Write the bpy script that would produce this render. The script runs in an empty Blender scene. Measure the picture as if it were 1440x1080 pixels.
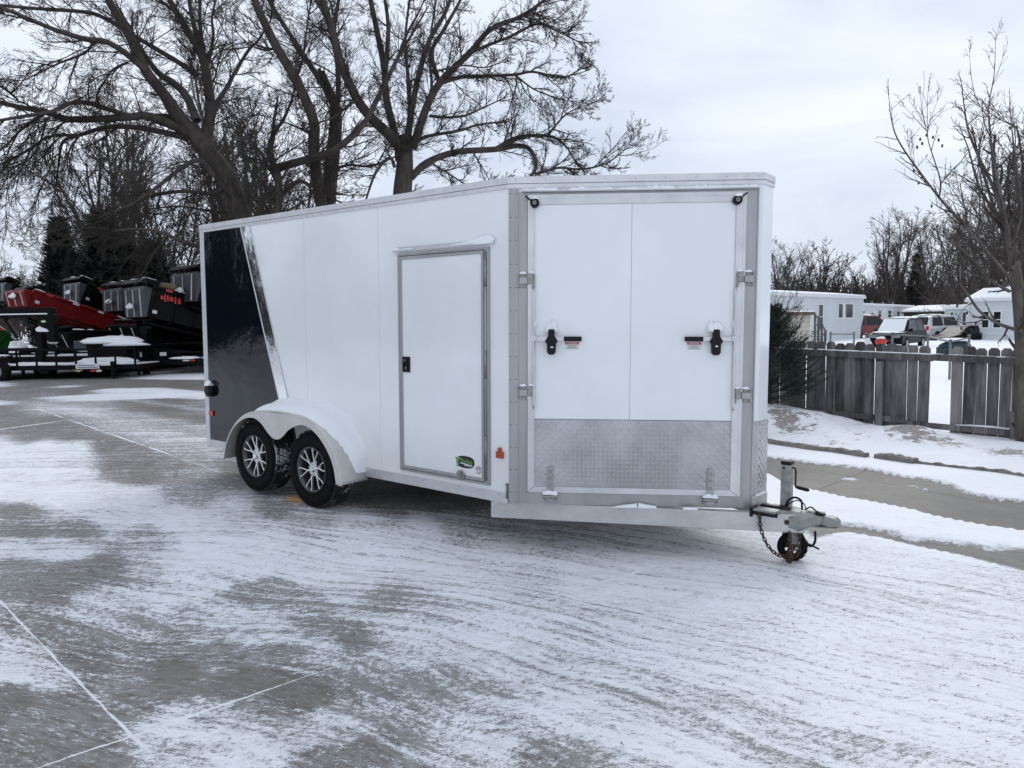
import bpy, bmesh, math, random
import numpy as np
from mathutils import Vector, Matrix, Euler
sc = bpy.context.scene
COL = sc.collection
rad = math.radians
# ------------------------------------------------------------------ camera
F, PIT, ROL, HC = 1057.0, rad(4.608), rad(-0.929), 1.604
r_ = Vector((1, 0, 0)); u_ = Vector((0, math.sin(PIT), math.cos(PIT))); f_ = Vector((0, math.cos(PIT), -math.sin(PIT)))
cam = bpy.data.cameras.new('camera'); co = bpy.data.objects.new('camera', cam); COL.objects.link(co)
cx_ = r_*math.cos(ROL)+u_*math.sin(ROL); cy_ = -r_*math.sin(ROL)+u_*math.cos(ROL); cz_ = -f_
m = Matrix.Identity(4)
for i in range(3):
    m[i][0] = cx_[i]; m[i][1] = cy_[i]; m[i][2] = cz_[i]
m[2][3] = HC
co.matrix_world = m
cam.sensor_width = 36; cam.lens = F/1440*36; cam.clip_start = 0.05; cam.clip_end = 2000
sc.camera = co
BACK = Vector((-math.sin(rad(51.137)), math.cos(rad(51.137)), 0))
C0 = Vector((-.034, 5.105, 0))
def ray(px, py):
    a, b = px-720, py-540
    return cx_*(a/F) - cy_*(b/F) + f_
def D(px, py, y):
    d = ray(px, py); return Vector((0, 0, HC)) + d*(y/d.y)
def PZ(px, py, z):
    d = ray(px, py); return Vector((0, 0, HC)) + d*((z-HC)/d.z)
def sstep(a, b, x):
    t = np.clip((x-a)/(b-a), 0, 1); return t*t*(3-2*t)
def base_h(x, y):      # the lot rises gently towards the rear of the trailer
    s = (np.asarray(x)-C0.x)*BACK.x + (np.asarray(y)-C0.y)*BACK.y
    return 0.10*sstep(-0.6, 2.2, s)
def G(px, py):
    z = 0.0
    for k in range(6):
        p = PZ(px, py, z); z = float(base_h(p.x, p.y))
    return PZ(px, py, z)
# ------------------------------------------------------------------ materials
def mat(name, col, rough=.5, metal=0., bump=0., bscale=30., var=0., vscale=4., spec=.5, coat=0., stretch=None, col2=None, emis=None, trans=0):
    M = bpy.data.materials.new(name); M.use_nodes = True
    nt = M.node_tree; N = nt.nodes; L = nt.links
    b = N['Principled BSDF']
    b.inputs['Base Color'].default_value = (*col, 1); b.inputs['Roughness'].default_value = rough
    b.inputs['Metallic'].default_value = metal; b.inputs['Specular IOR Level'].default_value = spec
    b.inputs['Coat Weight'].default_value = coat; b.inputs['Coat Roughness'].default_value = .04
    tc = N.new('ShaderNodeTexCoord'); mp = N.new('ShaderNodeMapping'); L.new(tc.outputs['Object'], mp.inputs['Vector'])
    if stretch: mp.inputs['Scale'].default_value = stretch
    if var > 0 or col2:
        n = N.new('ShaderNodeTexNoise'); n.inputs['Scale'].default_value = vscale; n.inputs['Detail'].default_value = 6
        n.inputs['Roughness'].default_value = .65
        L.new(mp.outputs[0], n.inputs['Vector'])
        rp = N.new('ShaderNodeValToRGB'); L.new(n.outputs['Fac'], rp.inputs['Fac'])
        c2 = col2 or tuple(c*(1-var) for c in col)
        rp.color_ramp.elements[0].position = .36; rp.color_ramp.elements[1].position = .64
        rp.color_ramp.elements[0].color = (*c2, 1); rp.color_ramp.elements[1].color = (*[min(1, c*(1+var*.4)) for c in col], 1)
        L.new(rp.outputs[0], b.inputs['Base Color'])
        mr = N.new('ShaderNodeMapRange'); L.new(n.outputs['Fac'], mr.inputs['Value'])
        mr.inputs['To Min'].default_value = min(1, rough*1.25); mr.inputs['To Max'].default_value = rough*.85
        L.new(mr.outputs[0], b.inputs['Roughness'])
    if bump > 0:
        n2 = N.new('ShaderNodeTexNoise'); n2.inputs['Scale'].default_value = bscale; n2.inputs['Detail'].default_value = 5
        L.new(mp.outputs[0], n2.inputs['Vector'])
        bp = N.new('ShaderNodeBump'); bp.inputs['Strength'].default_value = bump; bp.inputs['Distance'].default_value = .01
        L.new(n2.outputs['Fac'], bp.inputs['Height']); L.new(bp.outputs[0], b.inputs['Normal'])
    return M
M_white = mat('white_paint', (.84, .85, .86), .12, var=.04, vscale=1.2, bump=.5, bscale=1.5, coat=.6)
M_whitedoor = mat('white_door_skin', (.83, .845, .865), .14, var=.04, vscale=1.5, bump=.5, bscale=1.5, coat=.5)
def grime(M):
    nt = M.node_tree; N = nt.nodes; L = nt.links; b = N['Principled BSDF']
    src = b.inputs['Base Color'].links[0].from_socket
    tc = N.new('ShaderNodeTexCoord'); sp = N.new('ShaderNodeSeparateXYZ'); L.new(tc.outputs['Object'], sp.inputs[0])
    mr = N.new('ShaderNodeMapRange'); L.new(sp.outputs['Z'], mr.inputs['Value']); mr.inputs['From Min'].default_value = 1.0; mr.inputs['From Max'].default_value = .4; mr.inputs['To Max'].default_value = .75
    n = N.new('ShaderNodeTexNoise'); n.inputs['Scale'].default_value = 5; n.inputs['Detail'].default_value = 8; n.inputs['Roughness'].default_value = .7; L.new(tc.outputs['Object'], n.inputs['Vector'])
    m_ = N.new('ShaderNodeMath'); m_.operation = 'MULTIPLY'; L.new(mr.outputs[0], m_.inputs[0]); L.new(n.outputs['Fac'], m_.inputs[1])
    mx = N.new('ShaderNodeMix'); mx.data_type = 'RGBA'; L.new(m_.outputs[0], mx.inputs['Factor']); L.new(src, mx.inputs['A']); mx.inputs['B'].default_value = (.60, .585, .56, 1); L.new(mx.outputs['Result'], b.inputs['Base Color'])
grime(M_white); grime(M_whitedoor)
M_black = mat('black_gloss_skin', (.004, .006, .010), .07, bump=.9, bscale=1.8, spec=.4, coat=.15)
M_mirror = mat('polished_stripe', (.90, .91, .92), .09, 1., bump=.8, bscale=1.8)
M_alu = mat('brushed_aluminium', (.42, .42, .425), .42, .85, var=.14, vscale=6, bump=.08, bscale=60, stretch=(1, 1, .12))
M_alu2 = mat('bright_aluminium', (.66, .66, .67), .36, .8, var=.10, vscale=5, bump=.04, bscale=40)
M_alul = mat('aluminium_trim', (.70, .70, .71), .40, .7, var=.10, vscale=8)
M_dark = mat('dark_gap', (.03, .03, .032), .7)
M_beam = mat('dull_aluminium_beam', (.58, .575, .56), .48, .65, var=.12, vscale=9, bump=.06, bscale=90, stretch=(.3, 1, 1))
M_tread = mat('tread_plate', (.52, .52, .535), .28, .95, var=.32, vscale=1.6)  # wide tone variation paints uneven highlights into the plate colour
M_treadbar = mat('tread_plate_bars', (.66, .66, .67), .22, .95)  # same metal as the plate; brighter colour paints light onto the raised bars
M_steel = mat('zinc_steel', (.33, .33, .32), .42, .8, var=.2, vscale=25)
M_rust = mat('rusty_chain', (.10, .06, .045), .7, .5, var=.5, vscale=60, bump=.3, bscale=200)
M_plast = mat('black_plastic', (.006, .006, .008), .45, spec=.25, bump=.05, bscale=100)
M_rubber = mat('tyre_rubber', (.008, .008, .009), .8, spec=.15, bump=.15, bscale=120, var=.3, vscale=20)
M_rim = mat('machined_rim', (.78, .78, .78), .24, 1.)
M_barrel = mat('grey_rim_barrel', (.10, .10, .105), .35, .7)
M_fender = mat('dusty_fender_aluminium', (.62, .605, .58), .48, .35, var=.08, vscale=5)
M_under = mat('dark_underbody', (.05, .05, .05), .6)
M_galv = mat('galvanised_jack', (.33, .345, .33), .5, .55, var=.3, vscale=14, bump=.05, bscale=60)
M_orange = mat('orange_lens', (.36, .06, .012), .3, coat=.3)
M_red = mat('red_lens', (.5, .02, .01), .3, coat=.3)
M_label = mat('label_white', (.75, .75, .75), .5)
M_labred = mat('label_red', (.45, .02, .02), .5)
M_green = mat('sticker_green', (.13, .34, .06), .4)
M_blk = mat('sticker_black', (.01, .012, .014), .4)
M_bluelab = mat('sticker_blue', (.10, .12, .22), .4)
M_gold = mat('sticker_tan', (.55, .38, .22), .4)
M_wood = mat('raw_lumber', (.42, .25, .12), .7, var=.3, vscale=12, stretch=(1, 8, 8), bump=.2, bscale=40)
M_bark = mat('bark_grey_brown', (.066, .054, .045), .9, var=.35, vscale=5, bump=.9, bscale=14, stretch=(1, 1, .3))
M_bark2 = mat('bark_dark', (.044, .037, .033), .9, var=.3, vscale=3)
M_bark3 = mat('bark_light_grey', (.115, .098, .082), .9, var=.4, vscale=7, bump=.7, bscale=30, stretch=(1, 1, .4))
M_twig = mat('twig_brown', (.042, .033, .027), .9, var=.2, vscale=1)
M_needle = mat('spruce_needles', (.026, .042, .030), .7, var=.45, vscale=6)
M_needle2 = mat('far_spruce_needles', (.014, .022, .018), .8, var=.5, vscale=1.5)
M_brush = mat('brown_brush', (.075, .055, .045), .9, var=.3, vscale=1)
M_blkpaint = mat('black_equipment_paint', (.0035, .0035, .005), .42, spec=.10, bump=.03, bscale=4)
M_greyp = mat('grey_weathered_sheet', (.045, .05, .06), .5, var=.2, vscale=3)
M_redp = mat('red_equipment_paint', (.17, .005, .006), .4, spec=.2, coat=.0, var=.15, vscale=2)
M_greenp = mat('green_equipment_paint', (.006, .06, .010), .4, spec=.2)
M_tan = mat('tan_tarp', (.35, .25, .15), .8, var=.2, vscale=3)
M_tape = mat('reflective_white', (.6, .6, .6), .4)
M_tapered = mat('reflective_red', (.5, .03, .02), .4)
M_siding = mat('white_siding', (.66, .68, .70), .55, var=.06, vscale=.7)
M_siding2 = mat('pale_grey_siding', (.50, .53, .56), .6, var=.06, vscale=.7)
M_shed = mat('shed_cream', (.52, .48, .42), .7, var=.12, vscale=1.5)
M_brownroof = mat('brown_fascia', (.13, .09, .07), .8, var=.3, vscale=2)
M_glass = mat('window_glass', (.012, .014, .017), .15, spec=.35)
M_glass2 = mat('pale_curtained_glass', (.22, .24, .25), .15)
M_trimw = mat('white_trim', (.75, .75, .75), .5)
M_darkb = mat('dark_building_wall', (.04, .037, .035), .8)
M_carred = mat('dark_red_car_paint', (.16, .012, .014), .25, coat=.4)
M_carblk = mat('dark_blue_car_paint', (.003, .0035, .006), .4, spec=.12)
M_carwht = mat('white_car_paint', (.72, .73, .75), .25, coat=.4)
M_bin = mat('dark_green_cover', (.012, .03, .035), .6)
M_chl = mat('galvanised_fence_pipe', (.22, .23, .24), .5, .6)
M_leaf = mat('dead_leaf', (.13, .07, .035), .9, var=.4, vscale=30)
M_rock = mat('dark_gravel', (.05, .048, .046), .9, var=.5, vscale=8)
M_leafd = mat('hanging_dead_leaf', (.06, .035, .022), .9)

def snow_mat(name='snow', dirty=0.):
    M = mat(name, (.86-.15*dirty, .87-.17*dirty, .89-.19*dirty), .6, bump=.35, bscale=25, spec=.2)
    b = M.node_tree.nodes['Principled BSDF']
    b.inputs['Subsurface Weight'].default_value = .0
    return M
M_snow = snow_mat()

def fence_mat():
    M = mat('weathered_grey_fence_wood', (.16, .15, .145), .85)
    nt = M.node_tree; N = nt.nodes; L = nt.links; b = N['Principled BSDF']
    for l in list(L):
        if l.to_node == b: L.remove(l)
    b.inputs['Roughness'].default_value = .88
    tc = N.new('ShaderNodeTexCoord'); mp = N.new('ShaderNodeMapping'); mp.inputs['Scale'].default_value = (16, 16, 1.3)
    L.new(tc.outputs['Object'], mp.inputs[0])
    n = N.new('ShaderNodeTexNoise'); n.inputs['Scale'].default_value = 2.2; n.inputs['Detail'].default_value = 8; n.inputs['Roughness'].default_value = .7
    L.new(mp.outputs[0], n.inputs['Vector'])
    mp2 = N.new('ShaderNodeMapping'); mp2.inputs['Scale'].default_value = (5, 5, 1.0); L.new(tc.outputs['Object'], mp2.inputs[0])
    n2 = N.new('ShaderNodeTexNoise'); n2.inputs['Scale'].default_value = 1.6; n2.inputs['Detail'].default_value = 4; L.new(mp2.outputs[0], n2.inputs['Vector'])
    a = N.new('ShaderNodeAttribute'); a.attribute_name = 'tone'
    s = N.new('ShaderNodeMath'); s.operation = 'ADD'; L.new(n.outputs['Fac'], s.inputs[0]); L.new(n2.outputs['Fac'], s.inputs[1])
    s2 = N.new('ShaderNodeMath'); s2.operation = 'MULTIPLY_ADD'; L.new(s.outputs[0], s2.inputs[0]); s2.inputs[1].default_value = .5; L.new(a.outputs['Fac'], s2.inputs[2])
    rp = N.new('ShaderNodeValToRGB'); L.new(s2.outputs[0], rp.inputs[0])
    e = rp.color_ramp.elements; e[0].position = .34; e[0].color = (.035, .033, .033, 1); e[1].position = .70; e[1].color = (.27, .255, .24, 1)
    x = e.new(.50); x.color = (.125, .118, .117, 1)
    L.new(rp.outputs[0], b.inputs['Base Color'])
    bp = N.new('ShaderNodeBump'); bp.inputs['Strength'].default_value = .6; bp.inputs['Distance'].default_value = .006
    L.new(n.outputs['Fac'], bp.inputs['Height']); L.new(bp.outputs[0], b.inputs['Normal'])
    return M
M_fence = fence_mat()
# ------------------------------------------------------------------ mesh builder
class MB:
    def __init__(s, T=None):
        s.v = []; s.f = []; s.mi = []; s.T = T; s.sm = []
    def add(s, vs, fs, mi=0, T=None, smooth=False):
        o = len(s.v); TT = T if T is not None else s.T
        for p in vs:
            p = Vector(p)
            s.v.append(TT @ p if TT is not None else p)
        for f in fs: s.f.append([o+i for i in f]); s.mi.append(mi); s.sm.append(smooth)
        return s
    def box(s, x0, x1, y0, y1, z0, z1, mi=0, T=None):
        vs = [(x, y, z) for x in (x0, x1) for y in (y0, y1) for z in (z0, z1)]
        fs = [(0, 1, 3, 2), (4, 6, 7, 5), (0, 4, 5, 1), (2, 3, 7, 6), (0, 2, 6, 4), (1, 5, 7, 3)]
        return s.add(vs, fs, mi, T)
    def prism(s, pts, a0, a1, axis='y', mi=0, T=None, smooth=False):
        """pts: 2D outline, extruded along axis from a0 to a1"""
        def mk(p, a):
            if axis == 'y': return (p[0], a, p[1])
            if axis == 'z': return (p[0], p[1], a)
            return (a, p[0], p[1])
        n = len(pts)
        vs = [mk(p, a0) for p in pts]+[mk(p, a1) for p in pts]
        fs = [tuple(range(n))[::-1], tuple(range(n, 2*n))]
        s.add(vs, fs, mi, T)
        o = len(s.v)-2*n
        for i in range(n):
            j = (i+1) % n; s.f.append([o+i, o+j, o+n+j, o+n+i]); s.mi.append(mi); s.sm.append(smooth)
        return s
    def cyl(s, p0, p1, r, n=12, mi=0, r1=None, caps=True, T=None):
        return s.tube([p0, p1], [r, r if r1 is None else r1], n, mi, caps, T)
    def tube(s, pts, r, n=8, mi=0, caps=True, T=None):
        pts = [Vector(p) for p in pts]; k = len(pts)
        if not isinstance(r, (list, tuple)): r = [r]*k
        vs = []; prev = None
        for i in range(k):
            t = (pts[min(i+1, k-1)]-pts[max(i-1, 0)]).normalized()
            if prev is None:
                a = t.cross(Vector((0, 0, 1)))
                if a.length < .05: a = t.cross(Vector((1, 0, 0)))
                a.normalize()
            else:
                a = (prev - t*prev.dot(t)).normalized()
            prev = a; b = t.cross(a)
            for j in range(n):
                th = 2*math.pi*j/n; vs.append(pts[i]+(a*math.cos(th)+b*math.sin(th))*r[i])
        fs = [(i*n+j, i*n+(j+1) % n, (i+1)*n+(j+1) % n, (i+1)*n+j) for i in range(k-1) for j in range(n)]
        s.add(vs, fs, mi, T, True)
        if caps:
            o = len(s.v)-k*n
            s.f.append([o+j for j in range(n)][::-1]); s.mi.append(mi); s.sm.append(False)
            s.f.append([o+(k-1)*n+j for j in range(n)]); s.mi.append(mi); s.sm.append(False)
        return s
    def lathe(s, prof, c, axis, n=48, mi=0, T=None, closed=False):
        """prof: (radius, along) pairs; axis 'x','y','z'"""
        vs = []; k = len(prof)
        for (r, a) in prof:
            for j in range(n):
                th = 2*math.pi*j/n; q, w = r*math.cos(th), r*math.sin(th)
                p = {'y': (q, a, w), 'x': (a, q, w), 'z': (q, w, a)}[axis]
                vs.append((c[0]+p[0], c[1]+p[1], c[2]+p[2]))
        rng = range(k) if closed else range(k-1)
        fs = [(i*n+j, i*n+(j+1) % n, ((i+1) % k)*n+(j+1) % n, ((i+1) % k)*n+j) for i in rng for j in range(n)]
        return s.add(vs, fs, mi, T, True)
    def blob(s, c, rx, ry, rz, seed=0, amp=.25, mi=0, T=None, flat=True, nu=20, nv=11):
        rd = random.Random(seed); ph = [(rd.uniform(0, 6.3), rd.uniform(0, 6.3), rd.uniform(1, 3.5)) for _ in range(5)]
        vs = []
        for i in range(nv+1):
            t = math.pi*i/nv
            for j in range(nu):
                a = 2*math.pi*j/nu
                d = 1+amp*sum(math.sin(k*a+p)*math.sin(2*t+q) for p, q, k in [(x, y, round(z)) for x, y, z in ph])/2.2
                if 0 < i < nv: d *= 1+rd.uniform(-.07, .07)
                z = math.cos(t)*rz*d
                if flat and z < -.25*rz: z = -.25*rz
                vs.append((c[0]+math.sin(t)*math.cos(a)*rx*d, c[1]+math.sin(t)*math.sin(a)*ry*d, c[2]+z))
        fs = [(i*nu+j, i*nu+(j+1) % nu, (i+1)*nu+(j+1) % nu, (i+1)*nu+j) for i in range(nv) for j in range(nu)]
        return s.add(vs, fs, mi, T, True)
    def build(s, name, mats, parent=None, bevel=0, recalc=True, seg=1):
        if name in ('snow_cap', 'reflective_tape'):      # every separate lump is a piece of its own
            par = list(range(len(s.v)))
            def fd(i):
                while par[i] != i: par[i] = par[par[i]]; i = par[i]
                return i
            for f in s.f:
                for i in f[1:]: par[fd(i)] = fd(f[0])
            isl = {}
            for i in range(len(s.v)): isl.setdefault(fd(i), []).append(i)
            bb = [[r, [min(s.v[i][k] for i in v)-.002 for k in range(3)], [max(s.v[i][k] for i in v)+.002 for k in range(3)]] for r, v in isl.items()]
            for a in range(len(bb)):
                for b in range(a):
                    if all(bb[a][1][k] < bb[b][2][k] and bb[b][1][k] < bb[a][2][k] for k in range(3)): par[fd(bb[a][0])] = fd(bb[b][0])
            roots = sorted({fd(r[0]) for r in bb})
            if len(roots) > 1:
                last = None
                for r in roots:
                    m2 = MB(); mp_ = {}
                    for i in range(len(s.v)):
                        if fd(i) == r: mp_[i] = len(m2.v); m2.v.append(s.v[i])
                    for f, a, b in zip(s.f, s.mi, s.sm):
                        if f[0] in mp_: m2.f.append([mp_[i] for i in f]); m2.mi.append(a); m2.sm.append(b)
                    last = m2.build(name, mats, parent, bevel, recalc, seg)
                return last
        if not isinstance(mats, (list, tuple)): mats = [mats]
        me = bpy.data.meshes.new(name)
        me.from_pydata([tuple(v) for v in s.v], [], s.f)
        for q in mats: me.materials.append(q)
        me.polygons.foreach_set('material_index', s.mi); me.polygons.foreach_set('use_smooth', s.sm)
        if recalc:
            bm = bmesh.new(); bm.from_mesh(me); bmesh.ops.remove_doubles(bm, verts=bm.verts, dist=1e-6)
            bmesh.ops.recalc_face_normals(bm, faces=bm.faces); bm.to_mesh(me); bm.free()
        me.update()
        o = bpy.data.objects.new(name, me); COL.objects.link(o)
        if parent: o.parent = parent
        if bevel:
            b = o.modifiers.new('bevel', 'BEVEL'); b.width = bevel; b.segments = seg; b.limit_method = 'ANGLE'; b.angle_limit = rad(40)
        return o
def tag(o, label=None, cat=None, group=None, kind=None):
    if label: o['label'] = label
    if cat: o['category'] = cat
    if group: o['group'] = group
    if kind: o['kind'] = kind
    return o
def empty(name, loc=(0, 0, 0), rot=(0, 0, 0), **k):
    o = bpy.data.objects.new(name, None); COL.objects.link(o); o.location = loc; o.rotation_euler = rot; o.empty_display_size = .2
    tag(o, **k); return o
def copy_tree(o, parent=None):
    c = o.copy(); COL.objects.link(c)
    if parent: c.parent = parent
    for ch in o.children: copy_tree(ch, c)
    return c
def fast_mesh(name, V, Fq, mats, parent=None, mi=None, smooth=True, tri=False):
    me = bpy.data.meshes.new(name); nf = len(Fq); k = Fq.shape[1]
    me.vertices.add(len(V)); me.vertices.foreach_set('co', V.astype(np.float32).ravel())
    me.loops.add(nf*k); me.loops.foreach_set('vertex_index', Fq.astype(np.int32).ravel())
    me.polygons.add(nf); me.polygons.foreach_set('loop_start', np.arange(0, nf*k, k, dtype=np.int32))
    me.polygons.foreach_set('use_smooth', np.full(nf, smooth, dtype=bool))
    for q in (mats if isinstance(mats, (list, tuple)) else [mats]): me.materials.append(q)
    if mi is not None: me.polygons.foreach_set('material_index', mi.astype(np.int32))
    me.update(calc_edges=True)
    o = bpy.data.objects.new(name, me); COL.objects.link(o)
    if parent: o.parent = parent
    return o
# ------------------------------------------------------------------ world + sun
w = bpy.data.worlds.new('World'); sc.world = w; w.use_nodes = True
N = w.node_tree.nodes; L = w.node_tree.links; N.clear()
SUN_EL, SUN_AZ = rad(38), rad(25)      # azimuth clockwise from +Y
sky = N.new('ShaderNodeTexSky'); sky.sky_type = 'NISHITA'; sky.sun_disc = False; sky.sun_elevation = SUN_EL; sky.sun_rotation = SUN_AZ
tc = N.new('ShaderNodeTexCoord')
mp = N.new('ShaderNodeMapping'); mp.inputs['Scale'].default_value = (1, 1, 2.2); mp.inputs['Location'].default_value = (.4, .15, .2); L.new(tc.outputs['Generated'], mp.inputs[0])
n1 = N.new('ShaderNodeTexNoise'); n1.inputs['Scale'].default_value = 2.3; n1.inputs['Detail'].default_value = 7; n1.inputs['Roughness'].default_value = .52; n1.inputs['Distortion'].default_value = .35
L.new(mp.outputs[0], n1.inputs['Vector'])
rp = N.new('ShaderNodeValToRGB'); L.new(n1.outputs['Fac'], rp.inputs[0])
e = rp.color_ramp.elements; e[0].position = .34; e[0].color = (5.2, 5.95, 7.25, 1); e[1].position = .66; e[1].color = (8.45, 8.95, 9.85, 1)
mx = N.new('ShaderNodeMix'); mx.data_type = 'RGBA'; mx.inputs['Factor'].default_value = .94
L.new(sky.outputs[0], mx.inputs['A']); L.new(rp.outputs[0], mx.inputs['B'])
bg = N.new('ShaderNodeBackground'); bg.inputs['Strength'].default_value = .1; L.new(mx.outputs['Result'], bg.inputs['Color'])
wo = N.new('ShaderNodeOutputWorld'); L.new(bg.outputs[0], wo.inputs[0])
sd = bpy.data.lights.new('sun', 'SUN'); sd.energy = .9; sd.angle = rad(30); sd.color = (1, .97, .93)
so = bpy.data.objects.new('sun', sd); COL.objects.link(so)
dirs = Vector((math.sin(SUN_AZ)*math.cos(SUN_EL), math.cos(SUN_AZ)*math.cos(SUN_EL), math.sin(SUN_EL)))
so.rotation_euler = dirs.to_track_quat('Z', 'Y').to_euler()
vs = sc.view_settings; vs.view_transform = 'Standard'; vs.look = 'None'; vs.gamma = 1; vs.exposure = .2
#GROUND
#TRAILER
#TREES
#RIGHT
#LEFT
# ================================================================== GROUND
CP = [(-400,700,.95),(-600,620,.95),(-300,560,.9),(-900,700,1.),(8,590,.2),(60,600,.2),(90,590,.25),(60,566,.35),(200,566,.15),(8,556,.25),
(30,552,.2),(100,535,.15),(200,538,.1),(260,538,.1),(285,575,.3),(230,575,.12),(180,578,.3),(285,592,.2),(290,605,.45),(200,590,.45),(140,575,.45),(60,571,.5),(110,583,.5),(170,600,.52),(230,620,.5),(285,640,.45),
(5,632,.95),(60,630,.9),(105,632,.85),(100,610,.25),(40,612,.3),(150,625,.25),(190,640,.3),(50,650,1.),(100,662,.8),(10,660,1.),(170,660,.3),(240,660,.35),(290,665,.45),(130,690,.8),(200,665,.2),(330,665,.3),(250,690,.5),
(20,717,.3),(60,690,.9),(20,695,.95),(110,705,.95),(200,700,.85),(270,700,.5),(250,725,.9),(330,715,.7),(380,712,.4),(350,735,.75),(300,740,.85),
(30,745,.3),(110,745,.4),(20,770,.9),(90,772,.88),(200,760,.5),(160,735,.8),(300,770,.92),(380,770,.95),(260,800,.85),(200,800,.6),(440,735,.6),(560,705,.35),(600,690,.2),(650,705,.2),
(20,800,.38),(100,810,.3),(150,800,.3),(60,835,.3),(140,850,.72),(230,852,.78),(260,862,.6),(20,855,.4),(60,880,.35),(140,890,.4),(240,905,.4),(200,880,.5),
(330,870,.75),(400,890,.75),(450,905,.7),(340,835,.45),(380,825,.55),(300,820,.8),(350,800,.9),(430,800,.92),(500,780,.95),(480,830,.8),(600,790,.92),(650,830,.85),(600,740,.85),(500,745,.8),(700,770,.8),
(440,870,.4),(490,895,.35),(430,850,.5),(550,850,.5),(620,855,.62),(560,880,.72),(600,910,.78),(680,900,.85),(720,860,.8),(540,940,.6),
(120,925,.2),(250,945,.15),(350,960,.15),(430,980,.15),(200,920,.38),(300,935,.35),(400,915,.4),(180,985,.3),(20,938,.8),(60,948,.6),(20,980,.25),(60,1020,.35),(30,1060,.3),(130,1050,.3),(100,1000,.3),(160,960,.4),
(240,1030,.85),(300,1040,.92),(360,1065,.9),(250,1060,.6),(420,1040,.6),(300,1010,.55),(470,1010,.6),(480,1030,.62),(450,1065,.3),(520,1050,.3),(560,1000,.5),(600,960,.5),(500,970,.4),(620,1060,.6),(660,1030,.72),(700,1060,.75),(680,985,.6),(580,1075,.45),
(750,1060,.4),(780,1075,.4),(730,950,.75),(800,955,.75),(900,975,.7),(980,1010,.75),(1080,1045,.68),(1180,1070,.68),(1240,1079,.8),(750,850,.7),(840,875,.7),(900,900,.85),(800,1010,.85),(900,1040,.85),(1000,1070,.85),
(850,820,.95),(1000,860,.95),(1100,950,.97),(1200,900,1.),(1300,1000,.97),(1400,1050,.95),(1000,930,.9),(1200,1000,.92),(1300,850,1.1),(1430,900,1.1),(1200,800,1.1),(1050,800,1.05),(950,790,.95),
(760,745,.6),(850,760,.65),(930,765,.8),(700,730,.5),(620,710,.3),(560,690,.2),(800,720,.55),(900,745,.7),(640,730,.6),(1000,770,.85),(700,690,.2),(900,700,.6),(1000,700,.8),(1100,700,1.1),  # lower cover under the trailer: partly bare ground, partly its shade painted in
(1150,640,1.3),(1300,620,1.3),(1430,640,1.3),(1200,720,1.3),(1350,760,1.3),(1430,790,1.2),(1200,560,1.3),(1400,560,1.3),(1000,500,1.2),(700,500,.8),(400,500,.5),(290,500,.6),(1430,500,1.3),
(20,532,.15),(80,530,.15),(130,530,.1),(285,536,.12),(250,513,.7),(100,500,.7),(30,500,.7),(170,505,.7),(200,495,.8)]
cw = []
for (px, py, c) in CP:
    p = G(px, py) if py > 480 else None
    if p is None: continue
    cw.append((p.x/p.y*1057, 1700/p.y, c))
cw = np.array(cw)
xs = list(np.arange(-5, 6.5, .045)); st = .05
x = -5.0; lft = []
while x > -500: st *= 1.055; x -= st; lft.append(x)
st = .05; x = xs[-1]; rgt = []
while x < 500: st *= 1.055; x += st; rgt.append(x)
XS = np.array(lft[::-1]+xs+rgt)
ys = [1.4]
while ys[-1] < 700: ys.append(ys[-1]*1.0115)
YS = np.array([-300, -150, -80, -50, -30, -18, -10, -5, -2.5, -1, 0, .6, 1.1]+ys)
X, Y = np.meshgrid(XS, YS); Xf, Yf = X.ravel(), Y.ravel()
Yc = np.clip(Yf, 1.6, None)
U = Xf/Yc*1057; Vv = 1700/Yc
num = np.zeros_like(U); den = np.zeros_like(U)
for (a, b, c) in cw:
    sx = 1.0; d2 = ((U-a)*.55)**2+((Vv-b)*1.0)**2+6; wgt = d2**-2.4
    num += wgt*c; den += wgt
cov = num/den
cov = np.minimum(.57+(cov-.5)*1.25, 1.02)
def sdf(poly, x, y):
    P = np.array([(p.x, p.y) for p in poly]); inside = np.zeros(len(x), bool); dmin = np.full(len(x), 1e9)
    for i in range(len(P)):
        a = P[i]; b = P[(i+1) % len(P)]; ab = b-a
        t = np.clip(((x-a[0])*ab[0]+(y-a[1])*ab[1])/(ab@ab+1e-9), 0, 1)
        dmin = np.minimum(dmin, np.hypot(x-a[0]-t*ab[0], y-a[1]-t*ab[1]))
        c = ((a[1] > y) != (b[1] > y)) & (x < (b[0]-a[0])*(y-a[1])/(b[1]-a[1]+1e-12)+a[0]); inside ^= c
    return np.where(inside, dmin, -dmin)
def poly(pts): return [G(*p) for p in pts]
farE = [(900,622),(1000,635),(1072,643),(1139,653.5),(1192,658.7),(1223,662.7),(1271,673),(1305,677),(1337,684),(1342,689),(1358,695.7),(1403,705),(1440,709),(1500,716)]
nearE = [(1500,758),(1440,749),(1403,743),(1350,734),(1297,722),(1245,710),(1192,701),(1139,690),(1108,682),(1094,672),(1072,665),(1000,650),(900,636)]
road = poly(farE+nearE)
strip = poly([(1140,741),(1176,741),(1208,742),(1245,751),(1279,762),(1324,764.5),(1363,769.5),(1390,775),(1440,776),(1500,780),(1500,815),(1440,801),(1403,792),(1363,783),(1324,775),(1284,767),(1245,758),(1208,751),(1176,749),(1147,755),(1135,748)])
sr = sdf(road, Xf, Yf); ss = sdf(strip, Xf, Yf)
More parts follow.
